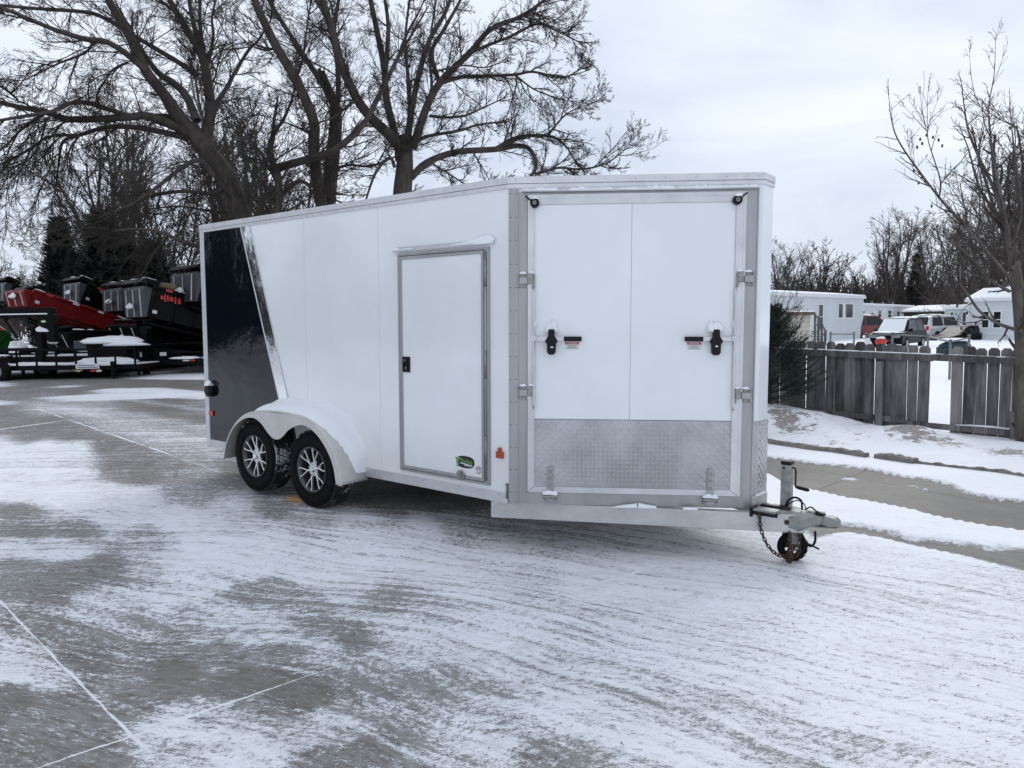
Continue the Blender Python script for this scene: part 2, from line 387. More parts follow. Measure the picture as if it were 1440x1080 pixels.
for pl, wv, cc in ([[(128,549),(150,546),(225,545),(295,551),(330,556),(330,562),(230,560),(150,563),(90,564),(48,560),(100,556),(135,554)], .22, 1.], [[(-200,517),(20,518),(60,517),(120,519),(122,523),(60,525),(-200,527)], .4, 1.], [[(168,530),(190,522),(205,524),(240,520),(330,517),(330,534),(240,534),(185,533)], .35, 1.1], [[(-300,537),(0,537),(18,540),(20,543),(0,545),(-300,548)], .25, 1.], [[(72,545),(85,542),(118,542),(120,544),(95,545)], .15, .9], [[(-200,564),(0,563),(18,566),(22,569),(0,570),(-200,574)], .2, 1.], [[(175,512),(210,506),(330,508),(330,517),(240,519),(200,519)], .3, .9]):
    s_ = sdf(poly(pl), Xf, Yf); k_ = np.clip(.5+s_/wv, 0, 1); cov = cov*(1-k_)+cc*k_
for pl, wv, cc in ([[(48,566),(120,571),(300,622),(300,642),(180,604),(60,575)], .5, .72], [[(130,571),(290,598),(290,607),(135,577)], .4, .62], [[(180,560),(290,575),(290,579),(180,563)], .25, .6]):
    s_ = sdf(poly(pl), Xf, Yf); k_ = np.clip(.5+s_/wv, 0, 1); cov = np.maximum(cov, cov*(1-k_)+cc*k_)
rightside = sstep(0, .5, (Xf-2.2)*.64+(Yf-5.2)*.77)*sstep(1.2, 2.0, Xf)
cov = cov*(1-rightside)+1.25*rightside
kr = np.clip(.5+sr/.10, 0, 1); cov = cov*(1-kr)+(-.9)*kr
ks = np.clip(.5+ss/.09, 0, 1); cov = cov*(1-ks)+(-.35)*ks
for pl in ([(1180,675),(1192,673),(1205,674),(1213,677),(1200,678),(1184,677.5)], [(1268,681),(1285,684),(1305,689),(1318,693),(1300,691),(1275,685)]):
    s_ = sdf(poly(pl), Xf, Yf); k_ = np.clip(.5+s_/.06, 0, 1); cov = cov*(1-k_)+1.1*k_
cov = np.where(Yf < 1.4, 1.1, cov)  # unseen ground behind the camera, made full snow to bounce extra light
Z = base_h(Xf, Yf)
def gauss(px, py, amp, sl, sa):
    e1 = np.array([-.717, .697]); e2 = np.array([.697, .717])
    dx, dy = Xf-px, Yf-py; l = dx*e1[0]+dy*e1[1]; a = dx*e2[0]+dy*e2[1]
    return amp*np.exp(-(l/sl)**2-(a/sa)**2)
# distance beyond the kerb line
kn = np.array([.77, .64]); kd = (Xf-5.1)*kn[0]+(Yf-7.5)*kn[1]
up = sstep(.1, .7, kd)
mound = gauss(3.7, 10.7, .30, 1.1, .8)+gauss(5.05, 9.35, .16, .5, .45)+gauss(5.9, 8.6, .06, .5, .3)+gauss(2.2, 12.3, .25, 1.2, .9)
Z = Z + mound*up + .05*sstep(-.05, .1, kd)*np.exp(-np.clip(kd, 0, None)/6)
def GT(px, py):
    d = ray(px, py); t = 2.0
    while t < 60:
        q = Vector((0, 0, HC))+d*t; j = int(np.argmin(abs(YS-q.y)))*nx+int(np.argmin(abs(XS-q.x)))
        if q.z < Z[j]: return q
        t += .03
    return q
nx, ny = len(XS), len(YS)
dirt = np.zeros_like(cov)
for (px, py, a, sx, sy) in [(1105,596,.9,.30,.5),(1130,592,.6,.35,.4),(1160,574,.9,.4,.5),(1205,597,.9,.3,.35),(1240,597,1.,.35,.3),(1280,607,1.,.35,.3),(1320,622,.8,.3,.3),(1345,632,.7,.3,.25),(1200,615,.5,.5,.3),(1420,643,1.,.3,.25),(1170,630,.5,.6,.3),(1090,600,.5,.5,.6),(1125,580,.6,.5,.6)]:
    p = GT(px, py); dirt = np.maximum(dirt, a*np.exp(-((Xf-p.x)/sx)**2-((Yf-p.y)/(sy*1.5))**2))
rng = np.random.RandomState(3)
lump = np.zeros_like(Z)
for k in range(26):
    a = rng.uniform(0, 6.28); fq = rng.uniform(3, 14); lump += np.sin(Xf*fq*math.cos(a)+Yf*fq*math.sin(a)+rng.uniform(0, 6.28))/fq
Z += lump*(.012*np.clip(cov-.75, 0, .5)+.05*dirt)*np.where(Yf < 20, 1, 0)
Z += .035*np.clip((cov-.85)/.4, 0, 1)*rightside
nx, ny = len(XS), len(YS)
idx = np.arange(nx*ny).reshape(ny, nx)
Fq = np.stack([idx[:-1, :-1], idx[:-1, 1:], idx[1:, 1:], idx[1:, :-1]], -1).reshape(-1, 4)
def ground_mat():
    M = bpy.data.materials.new('snow_swept_concrete'); M.use_nodes = True
    nt = M.node_tree; N = nt.nodes; L = nt.links; b = N['Principled BSDF']
    geo = N.new('ShaderNodeNewGeometry'); P = geo.outputs['Position']
    def mapn(scale, rot=0, src=P):
        q = N.new('ShaderNodeMapping'); q.inputs['Scale'].default_value = scale; q.inputs['Rotation'].default_value = (0, 0, rot); L.new(src, q.inputs[0]); return q.outputs[0]
    def noise(vec, s, d=5, r=.6, dist=0):
        n = N.new('ShaderNodeTexNoise'); n.inputs['Scale'].default_value = s; n.inputs['Detail'].default_value = d; n.inputs['Roughness'].default_value = r; n.inputs['Distortion'].default_value = dist
        L.new(vec, n.inputs['Vector']); return n.outputs['Fac']
    def math_(op, a, c=None, d=None, clamp=False):
        n = N.new('ShaderNodeMath'); n.operation = op; n.use_clamp = clamp
        for i, v in enumerate((a, c, d)):
            if v is None: continue
            if isinstance(v, (int, float)): n.inputs[i].default_value = v
            else: L.new(v, n.inputs[i])
        return n.outputs[0]
    def ramp(x, a, b_, lo=0., hi=1., smooth=True):
        n = N.new('ShaderNodeMapRange'); n.interpolation_type = 'SMOOTHSTEP' if smooth else 'LINEAR'
        L.new(x, n.inputs['Value']); n.inputs['From Min'].default_value = a; n.inputs['From Max'].default_value = b_
        n.inputs['To Min'].default_value = lo; n.inputs['To Max'].default_value = hi; return n.outputs[0]
    def mixc(f, a, c):
        n = N.new('ShaderNodeMix'); n.data_type = 'RGBA'
        if isinstance(f, float): n.inputs['Factor'].default_value = f
        else: L.new(f, n.inputs['Factor'])
        for nm, v in (('A', a), ('B', c)):
            if isinstance(v, tuple): n.inputs[nm].default_value = (*v, 1)
            else: L.new(v, n.inputs[nm])
        return n.outputs['Result']
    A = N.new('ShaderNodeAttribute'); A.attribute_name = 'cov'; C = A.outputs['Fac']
    B = N.new('ShaderNodeAttribute'); B.attribute_name = 'dirt'; Dt = B.outputs['Fac']
    # streak coordinates: along the wheel tracks
    warp = N.new('ShaderNodeTexNoise'); warp.inputs['Scale'].default_value = .6; warp.inputs['Detail'].default_value = 2; L.new(P, warp.inputs['Vector'])
    wv = N.new('ShaderNodeVectorMath'); wv.operation = 'MULTIPLY_ADD'; L.new(warp.outputs['Color'], wv.inputs[0]); wv.inputs[1].default_value = (.7, .7, 0); L.new(P, wv.inputs[2])
    WP = wv.outputs[0]
    s1 = noise(mapn((.7, 4.2, 1), rad(33), WP), 1.3, 7, .62)
    s4 = noise(mapn((1, 1.8, 1), rad(25)), 90, 4, .7)
    big = noise(mapn((1, 1.6, 1), rad(30), WP), .9, 5, .6)
    s3 = noise(mapn((1.0, 1.9, 1), rad(15), WP), 24, 6, .75)
    # wheel tracks of turning vehicles: arcs round a centre behind the left of the camera, straighter farther off
    pc = N.new('ShaderNodeVectorMath'); pc.operation = 'SUBTRACT'; L.new(WP, pc.inputs[0]); pc.inputs[1].default_value = (-3.4, -2.6, 0)
    sx = N.new('ShaderNodeSeparateXYZ'); L.new(pc.outputs[0], sx.inputs[0])
    flat = N.new('ShaderNodeVectorMath'); flat.operation = 'MULTIPLY'; L.new(pc.outputs[0], flat.inputs[0]); flat.inputs[1].default_value = (1, 1, 0)
    ln = N.new('ShaderNodeVectorMath'); ln.operation = 'LENGTH'; L.new(flat.outputs[0], ln.inputs[0])
    cmb = N.new('ShaderNodeCombineXYZ'); L.new(math_('MULTIPLY', math_('ARCTAN2', sx.outputs['Y'], sx.outputs['X']), 7.), cmb.inputs['X']); L.new(ln.outputs['Value'], cmb.inputs['Y'])
    PV = cmb.outputs[0]
    sp_ = N.new('ShaderNodeSeparateXYZ'); L.new(P, sp_.inputs[0]); farm = ramp(sp_.outputs['Y'], 5., 8.5)
    def dual(sc, s_, d_, r_, ang=52):
        a_ = noise(mapn(sc, 0, PV), s_, d_, r_); b2 = noise(mapn(sc, rad(ang), WP), s_, d_, r_)
        return math_('ADD', math_('MULTIPLY', a_, math_('SUBTRACT', 1., farm)), math_('MULTIPLY', b2, farm))
    s0 = dual((.10, 9., 1), 1.5, 4, .6)
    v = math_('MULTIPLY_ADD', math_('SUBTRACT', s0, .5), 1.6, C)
    s2 = dual((1.3, 6, 1), 5., 6, .7)
    v = math_('MULTIPLY_ADD', math_('SUBTRACT', s1, .5), .6, v)
    v = math_('MULTIPLY_ADD', math_('SUBTRACT', big, .5), .6, v)
    v = math_('MULTIPLY_ADD', math_('SUBTRACT', s2, .5), 1.0, v)
    v = math_('MULTIPLY_ADD', math_('SUBTRACT', s3, .5), 2.5, v)
    v = math_('MULTIPLY_ADD', math_('SUBTRACT', s4, .5), 1.9, v)
    # snow packed in the slab joints
    wob = noise(mapn((1, 1, 1)), 5, 5, .6)
    wob2 = noise(mapn((1, 1, 1)), 1.2, 3, .6)
    def line(p, q, wid, ext0=0., ext1=0.):
        p = G(*p); q = G(*q); t = (q-p); t.z = 0; Ln = t.length; t.normalize(); n = Vector((-t.y, t.x, 0)); c = n.dot(p)
        dn = N.new('ShaderNodeVectorMath'); dn.operation = 'DOT_PRODUCT'; L.new(P, dn.inputs[0]); dn.inputs[1].default_value = n
        dd = math_('SUBTRACT', dn.outputs['Value'], c)
        dd = math_('MULTIPLY_ADD', math_('SUBTRACT', wob, .5), .034, dd)
        dd = math_('ABSOLUTE', dd)
        wn = math_('MULTIPLY_ADD', math_('SUBTRACT', wob2, .46), 7*wid, wid)
        k = math_('SUBTRACT', 1., math_('DIVIDE', dd, math_('MAXIMUM', wn, wid*.25)), clamp=True)
        dt = N.new('ShaderNodeVectorMath'); dt.operation = 'DOT_PRODUCT'; L.new(P, dt.inputs[0]); dt.inputs[1].default_value = t
        a0 = t.dot(p)
        e0 = ramp(dt.outputs['Value'], a0-ext0-.25, a0-ext0); e1 = ramp(dt.outputs['Value'], a0+Ln+ext1, a0+Ln+ext1+.25, 1., 0.)
        return math_('MULTIPLY', math_('MULTIPLY', k, e0), e1)
    j1 = line((2, 848), (185, 1033), .0055, 1.0, 0.0)
    j2 = line((200, 1030), (640, 880), .0045, 0.6, 0.2)
    j2b = line((640, 880), (1010, 770), .007, 0, .2)
    j3 = line((56, 576), (230, 636), .012, 0, .0)
    j3b = line((230, 636), (330, 672), .008, 0, .0)
    j4 = line((0, 604), (100, 590), .03, 3, 0)
    js = j1
    for q in (j2, j3, j4): js = math_('MAXIMUM', js, q)
    v = math_('MULTIPLY_ADD', js, 1.2, v)
    for q in (j3b, j2b): v = math_('MULTIPLY_ADD', q, .8, v)
    mask = ramp(v, .40, .98)
    crisp = ramp(v, .50, .64)
    film = math_('MULTIPLY_ADD', crisp, .76, math_('MULTIPLY', mask, .24))
    # concrete
    cn = noise(mapn((1, 1, 1)), 1.1, 8, .7); cf = noise(mapn((1, 1, 1)), 130, 3, .6)
    conc = mixc(ramp(cn, .3, .7), (.165, .154, .136), (.25, .236, .21))
    conc = mixc(ramp(cf, .35, .75, 0, .35), conc, (.09, .085, .08))
    conc = mixc(ramp(math_('MULTIPLY_ADD', s2, .5, math_('MULTIPLY', s3, .5)), .52, .38, 0, .55), conc, (.085, .078, .072))
    # rubbed frost residue
    fr = ramp(math_('MULTIPLY_ADD', math_('SUBTRACT', s2, .5), 1.2, math_('MULTIPLY_ADD', s3, .8, C)), .5, 1.1, 0, .5)
    conc = mixc(fr, conc, (.46, .46, .47))
    # dark joints in the wet roadway
    rj = math_('MAXIMUM', line((1147, 690), (1220, 661), .012), line((1072, 646), (1440, 716), .010))
    conc = mixc(math_('MULTIPLY', rj, .8), conc, (.03, .03, .03))
    # snow colour
    sn = noise(mapn((1, 1.5, 1), rad(25)), 9, 6, .7); sn2 = noise(mapn((1, 1, 1)), 1.6, 4, .6)
    sc1 = mixc(ramp(sn, .3, .68), (.70, .70, .72), (.91, .915, .935))
    sc2 = mixc(ramp(sn2, .35, .65), sc1, (.88, .89, .925))
    heavy = ramp(C, .95, 1.2)
    sc3 = mixc(heavy, sc2, (.93, .935, .96))
    snow = sc3
    # small brown specks pressed into the snow
    sp = noise(mapn((1, 1.7, 1), rad(30)), 60, 2, .5); spz = noise(mapn((1, 1, 1)), 2.2, 3, .6)
    spk = math_('MULTIPLY', ramp(sp, .70, .76), ramp(spz, .45, .62))
    snow = mixc(math_('MULTIPLY', math_('MULTIPLY', spk, .55), ramp(C, 1.05, 1.2, 1., 0.)), snow, (.36, .30, .25))
    col = mixc(film, conc, snow)
    # trampled turf showing through the bank
    dn_ = noise(mapn((1, 1, 1)), 9, 7, .72); dn2 = noise(mapn((1, 1, 1)), 40, 4, .7)
    dm = ramp(math_('MULTIPLY_ADD', math_('SUBTRACT', dn_, .5), 2.6, Dt), .55, .85)
    dcol = mixc(ramp(dn2, .35, .65), (.10, .075, .055), (.36, .31, .27))
    col = mixc(math_('MULTIPLY', dm, .85), col, dcol)
    L.new(col, b.inputs['Base Color'])
    L.new(math_('MULTIPLY_ADD', film, .18, .52), b.inputs['Roughness'])
    b.inputs['Specular IOR Level'].default_value = .3
    h = math_('MULTIPLY_ADD', film, 1.0, math_('MULTIPLY', s3, .8))
    h = math_('MULTIPLY_ADD', sn, .7, h)
    ft = noise(mapn((1, 1.4, 1), rad(20)), 11, 5, .6)
    h = math_('MULTIPLY_ADD', math_('MULTIPLY', ft, ramp(C, .9, 1.1)), 1.2, h)
    bp = N.new('ShaderNodeBump'); bp.inputs['Strength'].default_value = .75; bp.inputs['Distance'].default_value = .012
    L.new(h, bp.inputs['Height']); L.new(bp.outputs[0], b.inputs['Normal'])
    return M
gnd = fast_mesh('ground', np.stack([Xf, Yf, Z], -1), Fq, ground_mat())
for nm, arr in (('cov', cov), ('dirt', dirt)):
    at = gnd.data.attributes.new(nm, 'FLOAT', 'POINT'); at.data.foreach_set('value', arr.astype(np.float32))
tag(gnd, 'snow dusted concrete lot with snow banks along its edge', kind='structure')
def gz(x, y):
    i = int(np.argmin(abs(YS-y))); j = int(np.argmin(abs(XS-x))); return float(Z[i*nx+j])
# kerb of the street beyond the lot
kb = MB()
kp = [(900,596),(1000,609),(1073,621),(1120,627),(1176,636.5),(1215,642.5)]
def kerb(pts, hh, wd):
    P2 = []; rk = random.Random(int(pts[0][0]))
    for (xa, ya), (xb, yb) in zip(pts[:-1], pts[1:]):
        for k in range(6): P2.append((xa+(xb-xa)*k/6, ya+(yb-ya)*k/6))
    P2.append(pts[-1]); ps = [G(px, py+6) for px, py in P2]
    for q_ in ps: q_.z += 0
    ja = [rk.uniform(-.034, -.008) for _ in ps]
    for a, b_ in zip(ps[:-1], ps[1:]):
        t = (b_-a); t.z = 0; t.normalize(); n = Vector((-t.y, t.x, 0))
        if n.y < 0: n = -n
        za = gz(a.x, a.y)+ja[0]; ja.pop(0)
        vs_ = [a+Vector((0, 0, -.1-a.z+za)), a+n*.012+Vector((0, 0, hh-a.z+za)), a+n*wd+Vector((0, 0, hh-a.z+za)), a+n*wd+Vector((0, 0, -.1-a.z+za))]
        zb = gz(b_.x, b_.y)+ja[0]
        ws_ = [b_+Vector((0, 0, -.1-b_.z+zb)), b_+n*.012+Vector((0, 0, hh-b_.z+zb)), b_+n*wd+Vector((0, 0, hh-b_.z+zb)), b_+n*wd+Vector((0, 0, -.1-b_.z+zb))]
        kb.add(vs_+ws_, [(0, 1, 5, 4), (1, 2, 6, 5), (2, 3, 7, 6), (3, 0, 4, 7), (0, 3, 2, 1), (4, 5, 6, 7)])
kerb(kp, .07, .10)
kerb([(1228,643),(1255,647),(1282,651)], .075, .14)
kerb([(1284,650),(1320,654),(1360,659),(1400,664),(1445,671),(1500,678)], .05, .05)
M_kerb = mat('kerb_concrete', (.21, .195, .175), .8, var=.35, vscale=9, bump=.5, bscale=40)
tag(kb.build('kerb', M_kerb), 'concrete kerb showing through the snow in front of the wooden fence', kind='structure')
# leaf litter on the snow
rd = random.Random(5); lv = []; lf = []
for k in range(420):
    px = rd.uniform(300, 1440); py = rd.uniform(760, 1078)
    p = G(px, py); s = rd.uniform(.003, .009); a = rd.uniform(0, 6.3); z = gz(p.x, p.y)+.006
    ca, sa = math.cos(a), math.sin(a); o = len(lv)
    for (u, v_, w_) in ((-1, 0, 0), (0, -.45, .2), (1, 0, .35), (0, .45, .1)):
        lv.append((p.x+s*(u*ca-v_*sa), p.y+s*(u*sa+v_*ca), z+s*w_))
    lf.append((o, o+1, o+2, o+3))
lo = fast_mesh('leaf_litter', np.array(lv), np.array(lf), M_leaf, smooth=False)
tag(lo, 'tiny brown leaf scraps scattered over the trodden snow', 'leaf litter', kind='stuff')
# ================================================================== CARGO TRAILER
TR = empty('cargo_trailer', (-.03987, 5.10525, .0000462), (rad(-.535), rad(.724), rad(51.137-90)),
           label='white enclosed tandem axle cargo trailer with black rear panel and V nose ramp door', cat='trailer')
VA = rad(33.47); VC, VS_ = math.cos(VA), math.sin(VA)
TV = Matrix(((VC, VS_, 0, 0), (VS_, -VC, 0, 0), (0, 0, 1, 0), (0, 0, 0, 1)))     # (s, out, z) on the nose face
TS = Matrix(((1, 0, 0, 0), (0, -1, 0, 0), (0, 0, 1, 0), (0, 0, 0, 1)))           # (x, out, z) on the side
VL = 1.658; NW = .172; W = 2*VL*VS_+NW; LX = -3.945; ZB, ZT = .374, 2.569
NX = VL*VC
foot = [(LX, 0), (0, 0), (NX, VL*VS_), (NX, VL*VS_+NW), (0, W), (LX, W)]
def T3(p): return Matrix.Translation(p)
body = MB(); body.prism(foot, ZB+.03, 2.53, 'z'); body.build('body', M_white, TR)
# faint skin seams on the side
sm = MB(TS)
for x in (-3.07+.81, -1.31+.0):
    sm.box(x, x+.0015, .0005, .0018, .44, 2.5)
sm.build('skin_seam', mat('seam_grey', (.70, .72, .74), .5), TR)
# roof with its snow
rf = MB(); rf.prism([(x*.995, y) for x, y in foot], 2.53, 2.575, 'z'); rf.build('roof', M_alul, TR)
def offset(pts, d):
    out = []; n = len(pts)
    for i in range(n):
        a, b, c = Vector(pts[i-1]), Vector(pts[i]), Vector(pts[(i+1) % n])
        e1 = (b-a).normalized(); e2 = (c-b).normalized()
        n1 = Vector((e1.y, -e1.x)); n2 = Vector((e2.y, -e2.x))
        q = (n1+n2); q = q/ (1+n1.dot(n2)); out.append((b.x+q.x*d, b.y+q.y*d))
    return out
def band(mb, z0, z1, d0, d1, mi=0):
    i_, o_ = offset(foot, d0), offset(foot, d1); n = 6
    vs_ = [(x, y, z) for z in (z0, z1) for pts in (i_, o_) for x, y in pts]
    fs = []
    for k in range(n):
        j = (k+1) % n
        fs += [(6+k, 6+j, 18+j, 18+k), (k, 12+k, 12+j, j), (k, j, 6+j, 6+k), (12+k, 18+k, 18+j, 12+j)]
    mb.add(vs_, fs, mi)
rt = MB(); band(rt, 2.532, 2.572, -.01, .012); band(rt, 2.527, 2.532, -.01, .006, 1); band(rt, 2.502, 2.527, -.01, .010)
band(rt, 2.572, 2.578, -.02, .004)
def rivet(mb, T, x, z, out, r=.0045, mi=1): mb.cyl((x, out-.001, z), (x, out+.0022, z), r, 6, mi, r1=r*.6, T=T)
for i in range(20): rivet(rt, TS, -.09-i*.2, 2.553, .012)
for i in range(20): rivet(rt, TS, -.19-i*.2, 2.514, .010)
for i in range(9): rivet(rt, TV, .05+i*.196, 2.553, .012)
for x in (.045,): rivet(rt, TV, x, 2.514, .010); rivet(rt, TS, -x*.6, 2.514, .010)
rt.build('roof_trim', [M_alul, M_steel], TR)
# bottom rail along the side
br = MB(TS); br.box(LX, -.002, -.03, .010, .374, .40); br.box(LX, -.002, -.03, .004, .40, .436); br.box(LX+.0, -.002, -.03, .013, .366, .374)
br.box(LX, -.002, -.03, .0065, .430, .437)
for i in range(21): rivet(br, TS, -.09-i*.185, .418, .004)
br.build('bottom_rail', [M_alu2, M_steel], TR)
nb = MB(); nb.prism([(a, b) for a, b in offset(foot, -.004)], .366, ZB+.04, 'z'); nb.build('floor_frame', M_beam, TR)
# rear corner trim
rc = MB(TS); rc.box(LX-.012, LX+.055, -.05, .008, .366, 2.502); rc.box(LX+.055, LX+.062, -.01, .003, .437, 2.502)
for i in range(12): rivet(rc, TS, LX+.022, .45+i*.18, .008)
rc.build('corner_trim', [M_alul, M_steel], TR, bevel=.003)
# black graphic panel and polished stripe
def slope_x(z, xt, xb, zt=2.512, zb=.45): return xt+(xb-xt)*(zt-z)/(zt-zb)
zt, zb_ = 2.501, .4375
sl = (-2.66+3.225)/(2.514-.88)          # dx per metre down
bx = lambda z: -3.225+(2.514-z)*.3459
bp_ = MB(TS); bp_.prism([(LX+.062, zb_), (bx(zb_), zb_), (bx(zt), zt), (LX+.062, zt)], 0, .003, 'y'); bp_.build('rear_side_panel', M_black, TR)
st_ = MB(TS); st_.prism([(bx(zb_)-.002, zb_), (bx(zb_)+.135, zb_), (bx(zt)+.150, zt), (bx(zt)-.002, zt)], 0, .006, 'y')
st_.prism([(bx(zb_)-.008, zb_), (bx(zb_)+.002, zb_), (bx(zt)+.002, zt), (bx(zt)-.008, zt)], 0, .009, 'y', 1)
st_.prism([(bx(zb_)+.131, zb_), (bx(zb_)+.141, zb_), (bx(zt)+.156, zt), (bx(zt)+.146, zt)], 0, .009, 'y', 1)
st_.build('accent_stripe', [M_mirror, M_alul], TR)
# markers
mk = MB(TS); mk.cyl((-3.832, 0, .935), (-3.832, .05, .935), .062, 24); mk.cyl((-3.832, .05, .935), (-3.832, .06, .935), .045, 24)
o = mk.build('round_light_cover', M_plast, TR, bevel=.006)
sn = MB(TS); sn.blob((-3.825, .035, .995), .055, .035, .035, 4); sn.build('snow_cap', M_snow, o)
mk = MB(TS); mk.box(-3.875, -3.805, 0, .02, .68, .73); mk.build('red_marker_light', M_red, TR, bevel=.004)
mk = MB(TS); mk.box(-.107, -.043, 0, .018, .675, .722); mk.cyl((-.075, 0, .737), (-.075, .02, .737), .014, 14, 0)
mk.build('orange_marker_light', M_orange, TR, bevel=.003)
# ------------------------------ side door
sdr = MB(TS)
def frame(mb, x0, x1, z0, z1, w, d0, d1, mi=0, T=None):
    mb.box(x0, x1, d0, d1, z1-w, z1, mi, T); mb.box(x0, x1, d0, d1, z0, z0+w, mi, T)
    mb.box(x0, x0+w, d0, d1-.0004, z0+w, z1-w, mi, T); mb.box(x1-w, x1, d0, d1-.0004, z0+w, z1-w, mi, T)
x0, x1, z0, z1 = -1.079, -.165, .470, 2.129
frame(sdr, x0, x1, z0, z1, .016, 0, .014); frame(sdr, x0+.016, x1-.016, z0+.016, z1-.016, .006, 0, .003, 1)
frame(sdr, x0+.022, x1-.047, z0+.022, z1-.022, .022, 0, .018)
sdr.box(x1-.047, x1-.016, 0, .010, z0+.016, z1-.016, 0)
sdr.cyl((x1-.034, .012, z0+.03), (x1-.034, .012, z1-.03), .008, 8, 0)
for zz in (1.86, 1.22, .62): sdr.cyl((x1-.034, .012, zz), (x1-.034, .012, zz+.20), .0105, 8, 2)
for i in range(8): rivet(sdr, TS, x0+.008, .56+i*.21, .014, .004, 3); rivet(sdr, TS, x1-.008, .56+i*.21, .014, .004, 3)
for i in range(4): rivet(sdr, TS, x0+.12+i*.22, z0+.008, .014, .004, 3); rivet(sdr, TS, x0+.12+i*.22, z1-.008, .014, .004, 3)
sd_o = sdr.build('side_door', [M_alu, M_dark, M_steel, M_steel], TR)
pn = MB(TS); pn.box(x0+.044, x1-.069, 0, .010, z0+.044, z1-.044); pn.build('door_panel', M_whitedoor, sd_o)
dc = MB(TS); dc.box(-1.115, -.135, 0, .03, 2.150, 2.154); dc.box(-1.115, -.135, 0, .005, 2.154, 2.18); dc.box(-1.115, -.135, .027, .030, 2.143, 2.150)
dco = dc.build('drip_cap', M_alu2, TR)
sn = MB(TS)
for (x, rx, rz, s) in [(-1.085, .05, .022, 1), (-.98, .09, .008, 2), (-.30, .12, .022, 3), (-.20, .10, .042, 4), (-.45, .06, .010, 5), (-.38, .07, .014, 8)]:
    sn.blob((x, .018, 2.156), rx, .022, rz, s)
sn.build('snow_cap', M_snow, dco)
lt = MB(TS); lt.box(-1.030, -.955, 0, .022, 1.235, 1.352, 0); lt.box(-1.016, -.970, .022, .028, 1.255, 1.335, 0)
lt.box(-1.010, -.995, .028, .030, 1.318, 1.330, 1); lt.cyl((-.985, .022, 1.268), (-.985, .031, 1.268), .008, 10, 1); lt.box(-1.008, -.998, .028, .036, 1.262, 1.31, 0)
lt.build('paddle_latch', [M_plast, M_steel], sd_o, bevel=.004)
cl = MB(TS); cl.box(-.452, -.418, .01, .04, .478, .548); cl.cyl((-.435, .03, .530), (-.435, .05, .530), .016, 10); cl.box(-.415, -.398, .01, .035, .485, .53)
cl.build('door_catch', M_steel, sd_o, bevel=.004)
# sticker: green lettering over a dark shield
def ell(cx, cz, a, b, n=28, pw=1.0):
    return [(cx+a*math.copysign(abs(math.cos(t))**pw, math.cos(t)), cz+b*math.copysign(abs(math.sin(t))**pw, math.sin(t))) for t in [2*math.pi*i/n for i in range(n)]]
stk = MB(TS); stk.prism(ell(-.395, .610, .088, .044, 28, .75), .0101, .0108, 'y', 0)
stk.prism([(-.497, .637), (-.435, .637), (-.432, .625), (-.458, .623), (-.462, .573), (-.492, .571), (-.478, .58), (-.474, .62), (-.49, .626)], .0109, .0115, 'y', 1)
stk.prism([(-.445, .597), (-.325, .585), (-.325, .591), (-.445, .603)], .0109, .0115, 'y', 2)
stk.build('dealer_sticker', [M_blk, M_green, M_label], sd_o)
def text(body, size, mtx, material, parent, name='lettering', align='CENTER', shear=0, ext=.0003, bold=0):
    cu = bpy.data.curves.new(name, 'FONT'); cu.body = body; cu.size = size; cu.align_x = align; cu.align_y = 'CENTER'; cu.extrude = ext; cu.shear = shear; cu.offset = bold
    cu.resolution_u = 2
    to = bpy.data.objects.new(name+'_curve', cu); COL.objects.link(to)
    dg = bpy.context.evaluated_depsgraph_get(); me = bpy.data.meshes.new_from_object(to.evaluated_get(dg))
    bpy.data.objects.remove(to); bpy.data.curves.remove(cu)
    me.transform(mtx); me.materials.clear(); me.materials.append(material)
    ob = bpy.data.objects.new(name, me); COL.objects.link(ob)
    if parent: ob.parent = parent
    return ob
def onside(x, out, z): return Matrix.Translation((x, -out, z)) @ Matrix.Rotation(math.pi/2, 4, 'X')
def onface(s, out, z):
    p = TV @ Vector((s, out, z)); return Matrix.Translation(p) @ Matrix.Rotation(VA, 4, 'Z') @ Matrix.Rotation(math.pi/2, 4, 'X')
text('Felling', .042, onside(-.385, .0116, .614), M_green, sd_o, 'sticker_lettering', shear=.3, bold=.0006)
text('TRAILERS', .017, onside(-.372, .0116, .586), M_label, sd_o, 'sticker_lettering', shear=.2, bold=.0002)
rs = MB(TS); rs.prism(ell(-.271, .568, .026, .030, 24), .0101, .0107, 'y', 0); rs.prism(ell(-.271, .568, .022, .026, 24), .0107, .0110, 'y', 1)
rs.prism([(-.289, .574), (-.255, .574), (-.252, .585), (-.29, .583)], .0110, .0114, 'y', 2); rs.prism(ell(-.268, .552, .012, .007, 12), .0110, .0114, 'y', 3); rs.box(-.286, -.256, .0110, .0114, .5625, .568, 4)
rs.build('round_sticker', [M_darkb, M_label, M_bluelab, M_gold, M_labred], sd_o)
